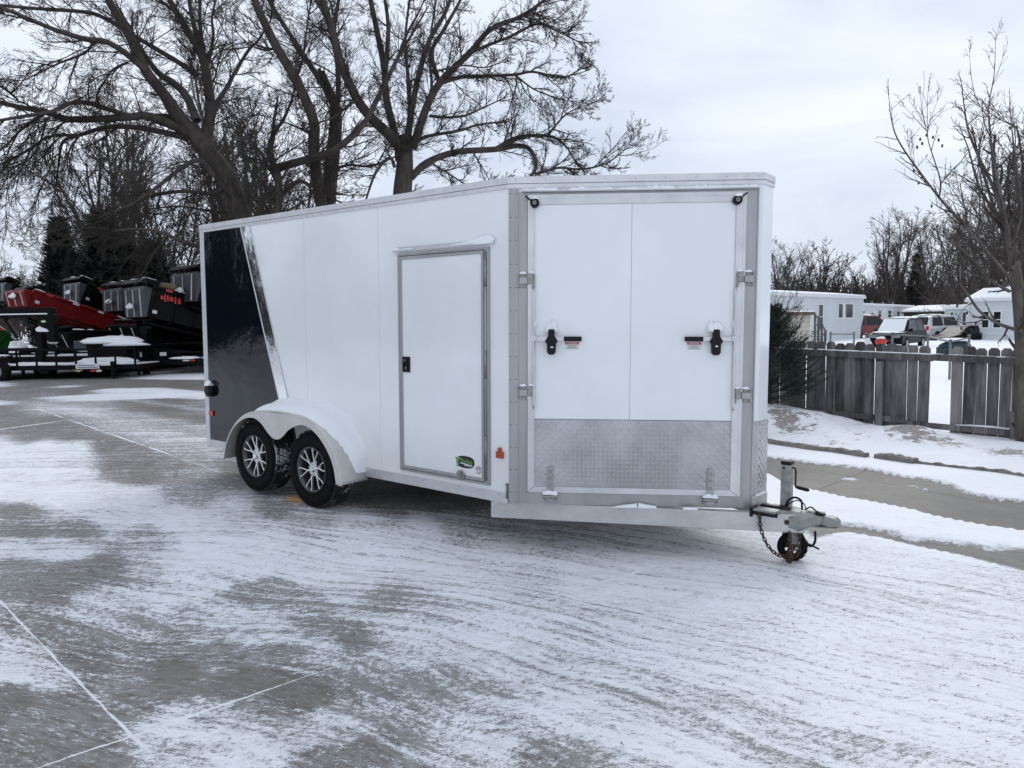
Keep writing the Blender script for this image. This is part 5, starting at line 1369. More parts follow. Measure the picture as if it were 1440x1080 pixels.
for (a, b_) in ((-1.6, .90), (.95, 5.2)):
    t = a
    while t < b_:
        l = R.uniform(.12, .3); q.blob((t, -.026, ftop(t)-.122), l*.62, .020, .012, int(t*50) % 97, nu=10, nv=6, T=Tf); t += l*.8
for t0, l in ((.35, .35), (-.05, .3), (1.9, .25), (2.4, .2)): q.blob((t0, -.02, .185+.02*t0), l*.8, .025, .018, int(l*99), T=Tf)
q.build('rail_snow', M_snow, fence)['kind'] = 'stuff'

# ------------------------------ mobile homes
def wall_local(P1, P2, px, py):
    d = (P2-P1).normalized(); n = Vector((-d.y, d.x, 0)); r = ray(px, py); o = Vector((0, 0, HC))
    t = (P1-o).dot(n)/r.dot(n); q_ = o+r*t; return (q_-P1).dot(d), q_.z
def siding(mb, L_, z0, z1, T, mi=0, step=.20, holes=()):
    z = z0
    while z < z1-.01:
        z2 = min(z1, z+step); mb.add([(0, -.004, z2), (L_, -.004, z2), (L_, -.045, z), (0, -.045, z), (0, 0, z2), (L_, 0, z2), (L_, 0, z), (0, 0, z)], [(0, 1, 2, 3), (2, 3, 7, 6), (4, 5, 6, 7), (0, 3, 7, 4), (1, 2, 6, 5)], mi, T); z = z2
def home(name, P1, P2, back, H, opens, label, group, msid=M_siding, roofz=.25, roofsnow=.14, fascia=M_trimw, slope=0., cat='mobile home', door=None):
    P1 = Vector(P1); P2 = Vector(P2); d = (P2-P1).normalized(); n = Vector((-d.y, d.x, 0)); L_ = (P2-P1).length
    root = empty(name, tuple(P1), label=label, cat=cat, group=group); rz = math.atan2(d.y, d.x); root.rotation_euler = (0, 0, rz)
    I = Matrix.Identity(4)
    w_ = MB(); w_.box(0, L_, .0, back, 0, H-.02, 0); siding(w_, L_, .45, H-.02, I, 0); w_.box(-.02, .07, -.035, .05, .1, H-.02, 1); w_.box(L_-.07, L_+.02, -.035, .05, .1, H-.02, 1)
    w_.build('wall', [msid, M_trimw], root)
    q = MB(); q.prism([(-.18, H), (-.18, H-.14), (back/2, H-.14), (back+.18, H-.14), (back+.18, H), (back/2, H+roofz)], -.15, L_+.15, 'x'); q.build('roof', fascia, root)
    q = MB(); q.prism([(-.16, H+.004), (back/2, H+roofz+.004), (back+.16, H+.004), (back+.14, H+roofsnow*.7), (back/2, H+roofz+roofsnow), (-.12, H+roofsnow*.8)], -.12, L_+.12, 'x'); q.build('roof_snow', M_snow, root, bevel=.03, seg=2)
    for o_ in opens:
        px0, py0, px1, py1 = o_[:4]; kind = o_[4]
        a0, zt_ = wall_local(P1, P2, px0, py0); a1, _ = wall_local(P1, P2, px1, py0); _, zb_ = wall_local(P1, P2, (px0+px1)/2, py1)
        if a0 > a1: a0, a1 = a1, a0
        q = MB(); fw = .07
        frame(q, a0, a1, zb_, zt_, fw, 0, .085, 0, TS)
        fo = q.build('window' if kind != 'door' else 'door', M_trimw, root)
        q = MB(); q.box(a0+fw, a1-fw, -.058, -.050, zb_+fw, zt_-fw, 0)
        q.build('pane', M_glass2 if kind == 'pale' else M_glass, fo)
        q = MB()
        if kind in ('slide', 'pale'): q.box((a0+a1)/2-.03, (a0+a1)/2+.03, -.075, -.059, zb_+fw, zt_-fw)
        else: q.box(a0+fw, a1-fw, -.075, -.059, (zb_+zt_)/2-.025, (zb_+zt_)/2+.025)
        if kind == 'slide': q.box(a0+(a1-a0)*.30, a0+(a1-a0)*.46, -.068, -.059, zb_+fw, zt_-fw)
        q.build('mullion', M_trimw, fo)
    return root
MH = 'white mobile homes beyond the fence'
def xy(px, y): q = D(px, 450, y); return (q.x, q.y, 0)
hA = home('mobile_home', xy(1050, 41), xy(1213, 54), 4.2, 3.10, [(1177.5,426,1198.5,448,'slide'), (1149.5,427,1156.5,464,'door'), (1114.5,429,1122.5,440,'sash')], 'nearest white mobile home, with wooden entry steps and a wide window', MH, roofz=.22, fascia=M_trimw)
hB = home('mobile_home', xy(1206, 72), xy(1284, 94), 4.2, 2.92, [(1211,436,1215,447,'sash'), (1223.6,439,1228,445,'sash'), (1234,435.5,1238.5,447,'sash'), (1248,436,1252.5,447,'sash'), (1261,437,1264.5,449,'sash'), (1276,436,1280,446,'sash')], 'long white mobile home with a row of small dark windows, second from the trailer', MH, roofz=.15)
q = MB()
for k in range(5): q.cyl((4+k*5.5, 2, 3.0), (4+k*5.5, 2, 3.45), .08, 8)
q.build('roof_vent', M_steel, hB)
hD = home('mobile_home', xy(1361, 47), xy(1462, 44), 5.2, 2.62, [(1380.6,437,1393,462,'sash'), (1396.5,437,1410,462,'sash')], 'white mobile home at the far right, seen past the knotty trunk', MH, roofz=.62, roofsnow=.14)
hC = home('mobile_home', xy(1329, 60), xy(1364, 57), 3.5, 2.30, [(1337,438,1343,449,'sash'), (1354,438,1361,467,'door')], 'pale low mobile home with a dark doorway, left of the far right one', MH, msid=M_siding2, roofz=.12)
hE = home('long_building', xy(1270, 84), xy(1336, 80), 7, 2.15, [], 'low dark building under a thick snowy roof behind the white car', None, msid=M_darkb, roofz=.5, roofsnow=.25, fascia=M_darkb, cat='building')
hS = home('garden_shed', xy(1050, 33), xy(1139.5, 36.5), 2.6, 1.92, [], 'cream garden shed with brown flat roof in front of the nearest mobile home', None, msid=M_shed, roofz=.04, roofsnow=.06, fascia=M_brownroof, cat='shed')
# entry steps of the first home
p0 = D(1146, 470, 40.5); p1_ = D(1176, 470, 43.0); st = empty('entry_steps', (p0.x, p0.y, 0), label='grey wooden entry steps with handrail at the nearest mobile home', cat='steps')
dd = Vector((p1_.x-p0.x, p1_.y-p0.y, 0)); Ls = dd.length; st.rotation_euler = (0, 0, math.atan2(dd.y, dd.x))
q = MB()
for k in range(5): q.box(.5+k*.28, .8+k*.28+.02, 0, 1., .75-k*.17, .79-k*.17)
q.box(0, .5, 0, 1., .86, .92); q.build('treads', M_fence, st)
q = MB()
for x, h in ((0, 1.85), (.52, 1.75), (1.05, 1.3), (1.6, .95)): q.box(x-.05, x+.05, -.05, .05, 0, h)
q.tube([(0, 0, 1.75), (.52, 0, 1.6), (1.65, 0, .88)], .05, 4); q.tube([(0, 0, 1.3), (.52, 0, 1.2), (1.65, 0, .5)], .035, 4); q.build('handrail', M_fence, st)
# pipe fence
pf = empty('pipe_fence', tuple(D(1205, 470, 21.5)[:2])+(0,), label='thin galvanised pipe fence behind the wooden fence, in front of the parked cars', cat='fence')
q = MB(); o_ = Vector((pf.location.x, pf.location.y, 0)); prev = None
for (px, y, h) in ((1168, 23, 1.15), (1201, 22.5, 1.15), (1218, 22, 1.12), (1255, 21, 1.15), (1305, 20, 1.12), (1337, 18.5, 1.0), (1363, 18, 1.12)):
    p = D(px, 470, y); p.z = 0; p -= o_; q.cyl(tuple(p), (p.x, p.y, h), .030, 8); q.cyl((p.x, p.y, h), (p.x, p.y, h+.04), .038, 8)
    if prev is not None and px not in (1218,): q.cyl((prev[0].x, prev[0].y, prev[1]-.03), (p.x, p.y, h-.03), .019, 6)
    prev = (p, h)
q.build('rails', M_chl, pf)
# ------------------------------ parked cars
def car(name, loc, rz, paint, label, kind='suv', snow=True, group='cars parked between the mobile homes'):
    root = empty(name, loc, (0, 0, rz), label=label, cat='car', group=group)
    L_, W_ = (4.7, 1.85)
    hz = {'suv': (.95, 1.68), 'van': (1.0, 1.78), 'sedan': (.88, 1.45)}[kind]
    prof = [(-2.3, .35), (-2.35, .70), (-2.28, hz[0]), (-1.0, hz[0]+.06), (.9, hz[0]+.08), (1.3, hz[0]+.04), (2.15, hz[0]-.12), (2.34, .65), (2.32, .32)]
    q = MB(); q.prism(prof, -W_/2, W_/2, 'y'); q.build('body', paint, root, bevel=.09, seg=3)
    cab = {'suv': [(-2.2, hz[0]), (-1.95, hz[1]-.08), (-1.6, hz[1]), (.1, hz[1]), (.45, hz[1]-.08), (1.25, hz[0]+.02)], 'van': [(-2.28, hz[0]), (-2.15, hz[1]-.06), (-1.9, hz[1]), (.2, hz[1]), (.6, hz[1]-.08), (1.5, hz[0]+.0)], 'sedan': [(-1.75, hz[0]), (-1.15, hz[1]-.04), (-.8, hz[1]), (.05, hz[1]), (.3, hz[1]-.05), (1.15, hz[0])]}[kind]
    q = MB(); n = len(cab)
    vs_ = [(x, s*(W_/2-.06-(z-hz[0])*.22), z) for s in (-1, 1) for x, z in cab]
    q.add(vs_, [tuple(range(n)), tuple(range(n, 2*n))[::-1]]+[(i, i+1, n+i+1, n+i) for i in range(n-1)]); q.build('cabin', paint, root, bevel=.05, seg=2)
    q = MB()
    def sidewin(x0, x1, s):
        z0_, z1_ = hz[0]+.05, hz[1]-.12
        y = lambda z: s*(W_/2-.055-(z-hz[0])*.22)
        top0 = x0+(.18 if x0 < -1.4 else .03); top1 = x1-(.42 if x1 > .5 else .03)
        q.add([(x0, y(z0_), z0_), (x1, y(z0_), z0_), (top1, y(z1_), z1_), (top0, y(z1_), z1_), (x0, y(z0_)-s*.03, z0_), (x1, y(z0_)-s*.03, z0_), (top1, y(z1_)-s*.03, z1_), (top0, y(z1_)-s*.03, z1_)], [(0, 1, 2, 3), (4, 5, 6, 7), (0, 1, 5, 4), (2, 3, 7, 6), (0, 3, 7, 4), (1, 2, 6, 5)])
    for s in (-1, 1):
        sidewin(-1.9 if kind != 'sedan' else -1.45, -.75, s); sidewin(-.65, .95, s)
    for (xa, za, xb, zb) in ((cab[-1][0]-.10, cab[-1][1]+.06, cab[-2][0]+.04, cab[-2][1]-.02), (cab[0][0]+.02, cab[0][1]+.14, cab[1][0]-.0, cab[1][1]-.02)):
        sg = 1 if xa > 0 else -1; e = .015*sg
        q.add([(xa+e, -.68, za), (xa+e, .68, za), (xb+e, .62, zb), (xb+e, -.62, zb), (xa-e*2, -.68, za), (xa-e*2, .68, za), (xb-e*2, .62, zb), (xb-e*2, -.62, zb)], [(0, 1, 2, 3), (4, 5, 6, 7), (0, 1, 5, 4), (2, 3, 7, 6), (0, 3, 7, 4), (1, 2, 6, 5)])
    q.build('windows', M_glass, root)
    for x in (-1.45, 1.45):
        for s in (-1, 1):
            q = MB(); q.cyl((x, s*(W_/2-.18), .34), (x, s*(W_/2+.01), .34), .34, 24, 0); q.cyl((x, s*(W_/2+.01), .34), (x, s*(W_/2+.02), .34), .2, 16, 1); q.build('wheel', [M_rubber, M_steel], root)
    for s in (-1, 1):
        q = MB(); q.box(2.24, 2.345, s*.62-.2, s*.62+.2, .66, .80); q.build('headlight', M_glass2, root, bevel=.02)
        q = MB(); q.box(-2.36, -2.26, s*.78-.1, s*.78+.1, .72, 1.0); q.build('tail_light', M_red, root, bevel=.02)
        q = MB(); q.box(.72, .86, s*(W_/2+.02)-.08, s*(W_/2+.02)+.08, hz[0]+.04, hz[0]+.18); q.build('mirror', paint, root, bevel=.02)
    q = MB(); q.box(-.02, -.005, -W_/2-.004, W_/2+.004, .35, hz[0]); q.box(-1.12, -1.105, -W_/2-.004, W_/2+.004, .40, hz[0]); q.box(2.25, 2.35, -.35, .35, .45, .60); q.build('panel_gaps', M_dark, root)
    if snow:
        q = MB(); q.blob(((cab[2][0]+cab[3][0])/2, 0, hz[1]), (cab[3][0]-cab[2][0])/2+.25, .72, .10, 3, amp=.08); 
        if kind != 'van': q.blob((1.75, 0, hz[0]-.02), .62, .80, .09, 5, amp=.08)
        q.build('snow_cap', M_snow, root)
        if snow == 2:
            q = MB(); q.add([(cab[-1][0]+.05, -.7, hz[0]+.05), (cab[-1][0]+.05, .7, hz[0]+.05), (cab[-2][0], .62, hz[1]-.02), (cab[-2][0], -.62, hz[1]-.02), (cab[-1][0]-.1, -.7, hz[0]), (cab[-1][0]-.1, .7, hz[0]), (cab[-2][0]-.1, .62, hz[1]-.06), (cab[-2][0]-.1, -.62, hz[1]-.06)], [(0, 1, 2, 3), (4, 5, 6, 7), (0, 1, 5, 4), (2, 3, 7, 6), (0, 3, 7, 4), (1, 2, 6, 5)]); q.build('windscreen_snow', M_snow, root, bevel=.02)
    return root
def xyv(px, y): q = D(px, 450, y); return (q.x, q.y, 0)
car('parked_car', xyv(1216, 55), rad(20), M_carred, 'dark red van parked by the end of the nearest mobile home', 'van', True)
car('parked_car', xyv(1263, 38), rad(-134), M_carblk, 'dark sedan with snow covered bonnet and windscreen, left of the white car', 'suv', 2).scale = (.88, .88, .92)
car('parked_car', xyv(1319, 50), rad(28), M_carwht, 'white sport utility car with snowy roof, right of the dark one', 'suv', True)
car('parked_car', xyv(1352, 47), rad(200), M_carblk, 'low dark car half hidden between the white car and the far right mobile home', 'sedan', False).location.z = -.45
# odds and ends in the yard
p = D(1343, 495, 29); q = MB(); q.blob((0, 0, .42), .60, .40, .26, 3, amp=.06, nu=20, nv=12); q.box(-.55, .55, -.32, .32, 0, .42); o = q.build('covered_grill', M_bin); o.location = (p.x, p.y, 0)
tag(o, 'dark green rounded cover showing above the fence right of the gap', 'covered grill')
q = MB(); q.blob((-.05, 0, .68), .62, .36, .09, 6, amp=.1); q.build('snow_cap', M_snow, o)
p = D(1239, 476, 18.2); q = MB(); q.blob((0, 0, 1.02), .14, .10, .09, 3, flat=False, amp=.1); q.cyl((0, 0, 0), (0, 0, .95), .03, 8); q.cyl((0, 0, .93), (0, 0, .96), .10, 12); o = q.build('red_lidded_post', M_tapered); o.location = (p.x, p.y, 0)
tag(o, 'small red cap with snow on a post, peeking over the fence pickets', 'lidded post'); q = MB(); q.blob((0, 0, 1.10), .10, .07, .04, 2); q.build('snow_cap', M_snow, o)
p = D(1220, 475, 18.6); q = MB(); q.prism([(-.10, 0), (.10, 0), (.10, .93), (.06, 1.02), (.03, 1.04), (.03, 1.10), (-.03, 1.10), (-.03, 1.04), (-.06, 1.02), (-.10, .93)], -.08, .08, 'y', 0); q.box(-.101, .101, -.081, .081, .86, .95, 1); o = q.build('plastic_jug', [M_label, M_bluelab], bevel=.01); o.location = (p.x, p.y, 0)
tag(o, 'white and blue plastic jug showing just above the pickets', 'jug')
# small bush behind the shed
R = random.Random(6); tw = []
for k in range(26):
    grow(tw, R, Vector((R.uniform(-.3, .3), R.uniform(-.2, .2), 0)), Vector((R.uniform(-.5, .5), R.uniform(-.5, .5), 1)), R.uniform(1.9, 2.9), .012, 1, [None, dict(n=6, wig=.10, trop=.03, kids=7, ang=(20, 45), ratio=.4, cr=.007, start=.3), dict(n=3, wig=.15, trop=.02, kids=0)])
bo = tubes_mesh('bare_shrub', [(a, [max(.008, x) for x in b_]) for a, b_ in tw], M_twig); p = D(1096, 440, 30); bo.location = (p.x, p.y, 0); tag(bo, 'thin bare shrub in front of the shed, right beside the trailer nose', 'shrub')
# ================================================================== LEFT SIDE EQUIPMENT
def tyre_on(mb, x, y, z, R_, w_, n=24, sgn=-1):
    mb.lathe([(R_*.55, w_/2), (R_*.9, w_/2), (R_, w_/2-.03), (R_, -w_/2+.03), (R_*.9, -w_/2), (R_*.55, -w_/2)], (x, y, z), 'y', n, 0)
    for s in (-1, 1):
        mb.lathe([(R_*.56, s*(w_/2-.01)), (R_*.50, s*(w_/2-.0)), (R_*.45, s*(w_/2-.05)), (R_*.15, s*(w_/2-.06)), (.001, s*(w_/2-.03))], (x, y, z), 'y', n, 1)
def dump(anchor, depth, yaw, paint, label, L_=4.9, H=.62, Wd=2.1, tilt=None, hood=True, front=None, hz=.72, tape=True, sheet=M_greyp, emblem=None):
    A = D(anchor[0], anchor[1], depth)
    if tilt is None:
        best = min(((abs(hz+L_*math.sin(rad(t/4))+H*math.cos(rad(t/4))-A.z), t/4) for t in range(8, 200)), key=lambda q: q[0]); tilt = best[1]
    tr = rad(tilt); lx = L_*math.cos(tr)-H*math.sin(tr)
    c, s = math.cos(yaw), math.sin(yaw)                  # forward (front of trailer)
    near = Wd/2
    hx = A.x-(lx*c-near*s); hy = A.y-(lx*s+near*c)
    root = empty('dump_trailer', (hx, hy, 0), (0, 0, yaw), label=label, cat='dump trailer', group='tipped dump trailers in a row')
    TB = Matrix.Translation((0, 0, hz)) @ Matrix.Rotation(-tr, 4, 'Y')
    b_ = MB(TB); h = Wd/2
    b_.box(-.15, L_, -h, h, 0, .09); b_.box(-.15, L_, h-.06, h, .09, H); b_.box(-.15, L_, -h, -h+.06, .09, H)
    b_.box(L_-.06, L_, -h+.06, h-.06, .09, H-.002)
    for k in range(8): x = .1+k*(L_-.3)/7; b_.box(x, x+.08, h, h+.05, .04, H-.06); b_.box(x, x+.08, -h-.05, -h, .04, H-.06)
    b_.box(-.18, L_+.03, h-.07, h+.06, H, H+.09); b_.box(-.18, L_+.03, -h-.06, -h+.07, H, H+.09)
    for k in range(9): x = .2+k*(L_-.4)/8; b_.box(x, x+.07, -h+.1, h-.1, -.09, 0)
    for y in (-.45, .45): b_.box(0, L_-.1, y-.05, y+.05, -.20, -.09)
    bd = b_.build('dump_bed', paint, root, bevel=.008)
    q = MB(TB); q.box(-.22, -.16, -h+.02, h-.02, .05, H+.02); q.build('tailgate', paint, root, bevel=.01)
    # raised front board with ribs
    fh = .50 if hood else .12
    q = MB(TB @ Matrix.Translation((L_, 0, 0)))
    q.prism([(0, -.02), (.05, -.02), (.30, H-.12), (.30, H), (.02, H)], -h+.03, h-.03, 'y', 0)
    for k in range(3): y = -h+.35+k*(Wd-.7)/2; q.prism([(.05, .0), (.09, .0), (.34, H-.10), (.30, H-.10)], y-.02, y+.02, 'y', 1)
    if hood: q.box(-.15, .30, -h-.02, h+.02, H+.09, H+.27, 2); q.prism([(.30, H+.09), (.40, H+.09), (.40, H+.17), (.30, H+.27)], -h-.02, h+.02, 'y', 2)
    q.build('front_board', [sheet, M_tape, M_blkpaint], root, bevel=.01)
    q = MB(TB @ Matrix.Translation((L_, 0, 0))); q.cyl((-.05, -h+.1, H+.31 if hood else H+.17), (-.05, h-.1, H+.31 if hood else H+.17), .07, 12); q.build('tarp_roll', M_blkpaint, root)
    if tape:
        q = MB(TB)
        for k in range(6): x = .25+k*(L_-.5)/5.4; q.box(x, x+.22, h+.055, h+.065, H-.01, H+.07, k % 2 if k % 3 else 0)
        q.box(L_-.25, L_-.10, h+.052, h+.06, .15, .26, 0); q.build('reflective_tape', [M_tape, M_tapered], root)
    if emblem:
        q = MB(TB)
        if emblem == 'bird': q.prism([(L_-1.45, H-.02), (L_-1.05, H-.14), (L_-.95, H-.20), (L_-.85, H-.12), (L_-.45, H-.02), (L_-.8, H-.28), (L_-.95, H-.33), (L_-1.1, H-.28)], h+.052, h+.058, 'y', 0)
        else:
            for k, (x, z, w_, d_) in enumerate([(L_-.95, H-.30, .10, .16), (L_-.80, H-.33, .06, .20), (L_-.70, H-.28, .12, .13), (L_-.55, H-.31, .07, .18), (L_-.45, H-.35, .05, .24), (L_-.38, H-.29, .10, .10)]): q.prism([(x, z), (x+w_, z-.02), (x+w_+.04, z+d_), (x+.05, z+d_+.01)], h+.052, h+.058, 'y', 0)
        q.build('emblem', M_gold if emblem == 'bird' else M_tapered, bd)
    q = MB(TB); R = random.Random(int(anchor[0])+7)
    for k in range(5): q.blob((R.uniform(.3, L_), h+.02*R.random(), H+.09), R.uniform(.1, .25), .06, .03, k)
    if hood: q.blob((L_+.1, h-.4, H+.27), .2, .35, .05, 2); q.blob((L_+.1, -.2, H+.27), .22, .6, .045, 6)
    q.blob((L_+.32, .1, .30), .06, .30, .09, 4, flat=False); q.build('snow_cap', M_snow, bd)
    # chassis
    f2 = MB()
    for y in (-.45, .45): f2.box(-.2, L_+.1, y-.05, y+.05, .45, .62)
    for k in range(6): f2.box(k*L_/5, k*L_/5+.08, -.5, .5, .47, .60)
    for s_ in (-1, 1): f2.prism([(L_, s_*.50), (L_+1.4, s_*.05), (L_+1.4, 0), (L_, s_*.38)], .45, .60, 'z')
    f2.box(L_+.25, L_+.85, -.25, .25, .60, .95)
    f2.tube([(L_*.45, 0, .6), (L_*.42*math.cos(tr), 0, hz+L_*.42*math.sin(tr)-.1)], .06, 8); f2.tube([(L_*.2, .2, .6), (L_*.55*math.cos(tr), .2, hz+L_*.55*math.sin(tr)-.1)], .04, 6)
    f2.box(L_+1.25, L_+1.33, -.04, .04, .05, .95)
    f2.build('chassis', M_blkpaint, root, bevel=.005)
    for x in (1.0, 1.85):
        for s_ in (-1, 1):
            q = MB(); tyre_on(q, x, s_*(h+.02), .38, .38, .22); q.build('wheel', [M_rubber, M_steel], root)
    for s_ in (-1, 1):
        q = MB(); pts = [(.48, .55), (.62, .80), (1.0, .92), (1.85, .92), (2.23, .80), (2.37, .55)]
        for a, b2 in zip(pts[:-1], pts[1:]): q.prism([a, b2, (b2[0], b2[1]+.02), (a[0], a[1]+.02)], s_*(h+.02)-.14, s_*(h+.02)+.14, 'y')
        fo = q.build('fender', M_blkpaint, root)
        q = MB(); q.blob((1.0, s_*(h+.02), .94), .40, .14, .05, 3); q.blob((1.85, s_*(h+.02), .94), .35, .14, .05, 4); q.build('snow_cap', M_snow, fo)
    return root
YW = math.pi+rad(47)
dump((-100, 398), 27.5, YW, M_greenp, 'bright green dump trailer cut off by the left edge of the photo', L_=3.6, H=.5, hood=False)
dump((20, 401), 31.5, YW, M_blkpaint, 'dark dump trailer with a ribbed front board at the left edge, behind the green one', H=.7)
dump((48, 410), 27.0, YW+rad(4), M_redp, 'red dump trailer with its bed tipped up', L_=5.4, H=.54, hood=False, sheet=M_redp)
dump((124, 401), 31.0, YW, M_blkpaint, 'leftmost of the three matching grey fronted black dump trailers, directly behind the red bed', L_=4.9, H=.75, emblem='bird')
dump((183, 408), 29.5, YW, M_blkpaint, 'middle one of the three matching grey fronted black dump trailers', L_=4.9, H=.85)
dump((216, 405), 25.2, YW-rad(3), M_blkpaint, 'black dump trailer with red lettering on its side and a grey front board', L_=5.2, H=.98, emblem='script')
dump((290, 386), 25.5, YW, M_blkpaint, 'tallest black dump trailer beside the tan tarp, touching the white trailer edge', L_=5.2, H=.95)
dump((108, 466), 26.2, YW+rad(12), M_blkpaint, 'level black dump bed behind the flat trailers, under the raised red one', H=.62, tilt=2, hood=False, sheet=M_blkpaint, hz=.75, tape=False)
dump((205, 462), 26.6, YW+rad(10), M_blkpaint, 'level black dump bed under the large raised black one', H=.75, tilt=3, hood=False, sheet=M_blkpaint, hz=.75, tape=False)
# tan tarp roll hanging over the big bed
a = D(226, 401, 26.0); b_ = D(292, 424, 27.2); q = MB(); d = b_-a
q.tube([tuple(Vector((0, 0, 0))), tuple(d*.33+Vector((0, 0, .06))), tuple(d*.66+Vector((0, 0, .03))), tuple(d)], [.10, .16, .13, .08], 8); o = q.build('rolled_tarp', M_tan); o.location = tuple(a); tag(o, 'tan rolled tarp lying along the top edge of a black dump bed', 'tarp')
# grey upright gate frame leaning by the big dump trailer
def flatbed(name, x0px, x1px, depth, label, deck=.52, railh=1.04, width=2.1, group='black flat utility trailers', wheels=(0,), yaw=0., banner=True, jack=True, wr=.38):
    a = D(x0px, 500, depth); b_ = D(x1px, 500, depth); L_ = b_.x-a.x
    root = empty(name, (a.x, depth, 0), (0, 0, yaw), label=label, cat='utility trailer', group=group)
    q = MB(); q.box(0, L_, 0, .06, deck-.13, deck+.02); q.box(0, L_, width-.06, width, deck-.13, deck+.02); q.box(0, .06, .06, width-.06, deck-.13, deck); q.box(L_-.06, L_, .06, width-.06, deck-.13, deck)
    for k in range(1, 9): q.box(k*L_/9-.03, k*L_/9+.03, .06, width-.06, deck-.10, deck-.03)
    q.build('frame', M_blkpaint, root, bevel=.005)
    q = MB()
    for k in range(9): q.box(.06, L_-.06, .08+k*(width-.16)/9, .08+(k+1)*(width-.16)/9-.01, deck-.03, deck+.005)
    dk = q.build('deck', M_brownroof, root)
    q = MB(); R = random.Random(int(x1px)); q.box(.08, L_-.08, .09, width-.09, deck+.006, deck+.030)
    q.blob((L_*.80, .6, deck+.02), 1.0, .5, .17, 4); q.blob((L_*.35, 1.0, deck+.02), 1.3, .7, .06, 5); q.build('deck_snow', M_snow, dk)
    for y in (.03, width-.03):
        q = MB(); n = 10
        for k in range(n+1): q.box(k*(L_-.05)/n, k*(L_-.05)/n+.05, y-.025, y+.025, deck+.02, railh)
        q.box(0, L_, y-.03, y+.03, railh, railh+.05); q.build('side_rail', M_blkpaint, root, bevel=.004)
    for wx in wheels:
        for y in (-.14, width+.14):
            q = MB(); tyre_on(q, wx, y, wr, wr, .24); q.build('wheel', [M_rubber, M_steel], root)
        for y in (-.28, width):
            q = MB(); pts = [(wx-.5, .62), (wx-.42, .84), (wx+.42, .84), (wx+.5, .62)]
            for u, v in zip(pts[:-1], pts[1:]): q.prism([u, v, (v[0], v[1]+.025), (u[0], u[1]+.025)], y, y+.28, 'y')
            fo = q.build('fender', M_blkpaint, root)
            q = MB(); q.blob((wx+.0, y+.14, .86), .4, .13, .04, 3); q.build('snow_cap', M_snow, fo)
    if banner:
        q = MB(); q.box(L_-1.85, L_-1.12, -.008, -.002, deck-.10, deck+.05, 0); q.box(L_-1.08, L_-.7, -.008, -.002, deck-.01, deck+.05, 0)
        for k in range(2): q.box(L_-1.80, L_-1.17-.1*k, -.012, -.0085, deck-.07+.06*k, deck-.045+.06*k, 1)
        q.build('banner', [M_label, M_bluelab], root)
        q = MB(); q.box(L_-1.40, L_-1.24, -.006, -.001, deck-.23+.04, deck-.13, 0); q.box(L_-1.22, L_-1.06, -.006, -.001, deck-.20, deck-.135, 1); q.build('reflective_tape', [M_tapered, M_tape], root)
        q = MB(); q.prism([(L_-1.95, deck-.13), (L_-1.78, deck-.20), (L_-1.61, deck-.13)], -.006, -.001, 'y'); q.build('emblem', M_gold, root)
    if jack:
        q = MB(); q.box(L_-.72, L_-.62, -.12, -.02, .22, .64); q.cyl((L_-.67, -.07, .02), (L_-.67, -.07, .25), .03, 10); q.box(L_-.77, L_-.57, -.17, .03, 0, .02); q.cyl((L_-.85, -.07, .40), (L_-.45, -.07, .42), .035, 8); q.build('jack', M_blkpaint, root)
    return root
# gooseneck trailer behind
def gooseneck():
    a = D(-40, 470, 25.2); root = empty('gooseneck_trailer', (a.x, 25.2, 0), label='black gooseneck trailer with a tall neck, green oval badge and snowy top beam', cat='gooseneck trailer')
    X = lambda px: D(px, 470, 25.2).x-a.x; Zz = lambda px, py: D(px, py, 25.2).z
    q = MB(); q.box(X(-40), X(79), -.1, .1, Zz(40, 443), Zz(40, 433)); q.box(X(-40), X(72), -.1, .1, Zz(40, 447), Zz(40, 443.5)); q.build('top_beam', M_blkpaint, root, bevel=.01)
    q = MB(); q.box(X(-40), X(71), -.12, .12, Zz(40, 442.5), Zz(40, 440.8)); q.build('snow_cap', M_snow, root)
    q = MB(); q.prism([(X(52), Zz(52, 442)), (X(80), Zz(80, 442)), (X(80), Zz(80, 481)), (X(70), Zz(70, 481)), (X(66), Zz(66, 470))], -.12, .12, 'y'); bq = MB(); bq.prism([(X(4), Zz(4, 442)), (X(9), Zz(9, 442)), (X(27), Zz(27, 475)), (X(22), Zz(22, 475))], -.05, .05, 'y'); bq.build('neck_brace', M_blkpaint, root); nk = q.build('neck', M_blkpaint, root, bevel=.01)
    q = MB(); q.prism([(p_[0]+X(65.5), p_[1]+Zz(65, 452)) for p_ in ell(0, 0, .09, .045, 16)], -.126, -.121, 'y', 0); q.prism([(p_[0]+X(65.5), p_[1]+Zz(65, 452)) for p_ in ell(0, 0, .07, .026, 16)], -.129, -.1265, 'y', 1); q.build('badge', [M_green, M_label], nk)
    q = MB(); q.box(X(-40), X(150), -.1, .1, .55, .75); q.box(X(-40), X(150), 1.9, 2.1, .55, .75)
    for k in range(10): q.box(X(-30+k*18), X(-28+k*18), -.1, 2.1, .60, .72)
    q.box(X(56), X(62), -.15, .15, .3, Zz(58, 466)); q.build('frame', M_blkpaint, root)
    q = MB(); q.box(X(-40), X(150), .05, 2.0, .755, .80); q.blob((X(12), .4, .95), .30, .3, .28, 4); q.blob((X(62), .0, Zz(60, 465)), .26, .2, .16, 6); q.build('deck_snow', M_snow, root)
    q = MB(); q.box(X(-2), X(28), .2, .9, .75, .98); q.build('toolbox', M_blkpaint, root, bevel=.02)
    for wx in (X(126), X(138)):
        q = MB(); tyre_on(q, wx, 1.2, .36, .36, .24); q.build('wheel', [M_rubber, M_steel], root)
gooseneck()
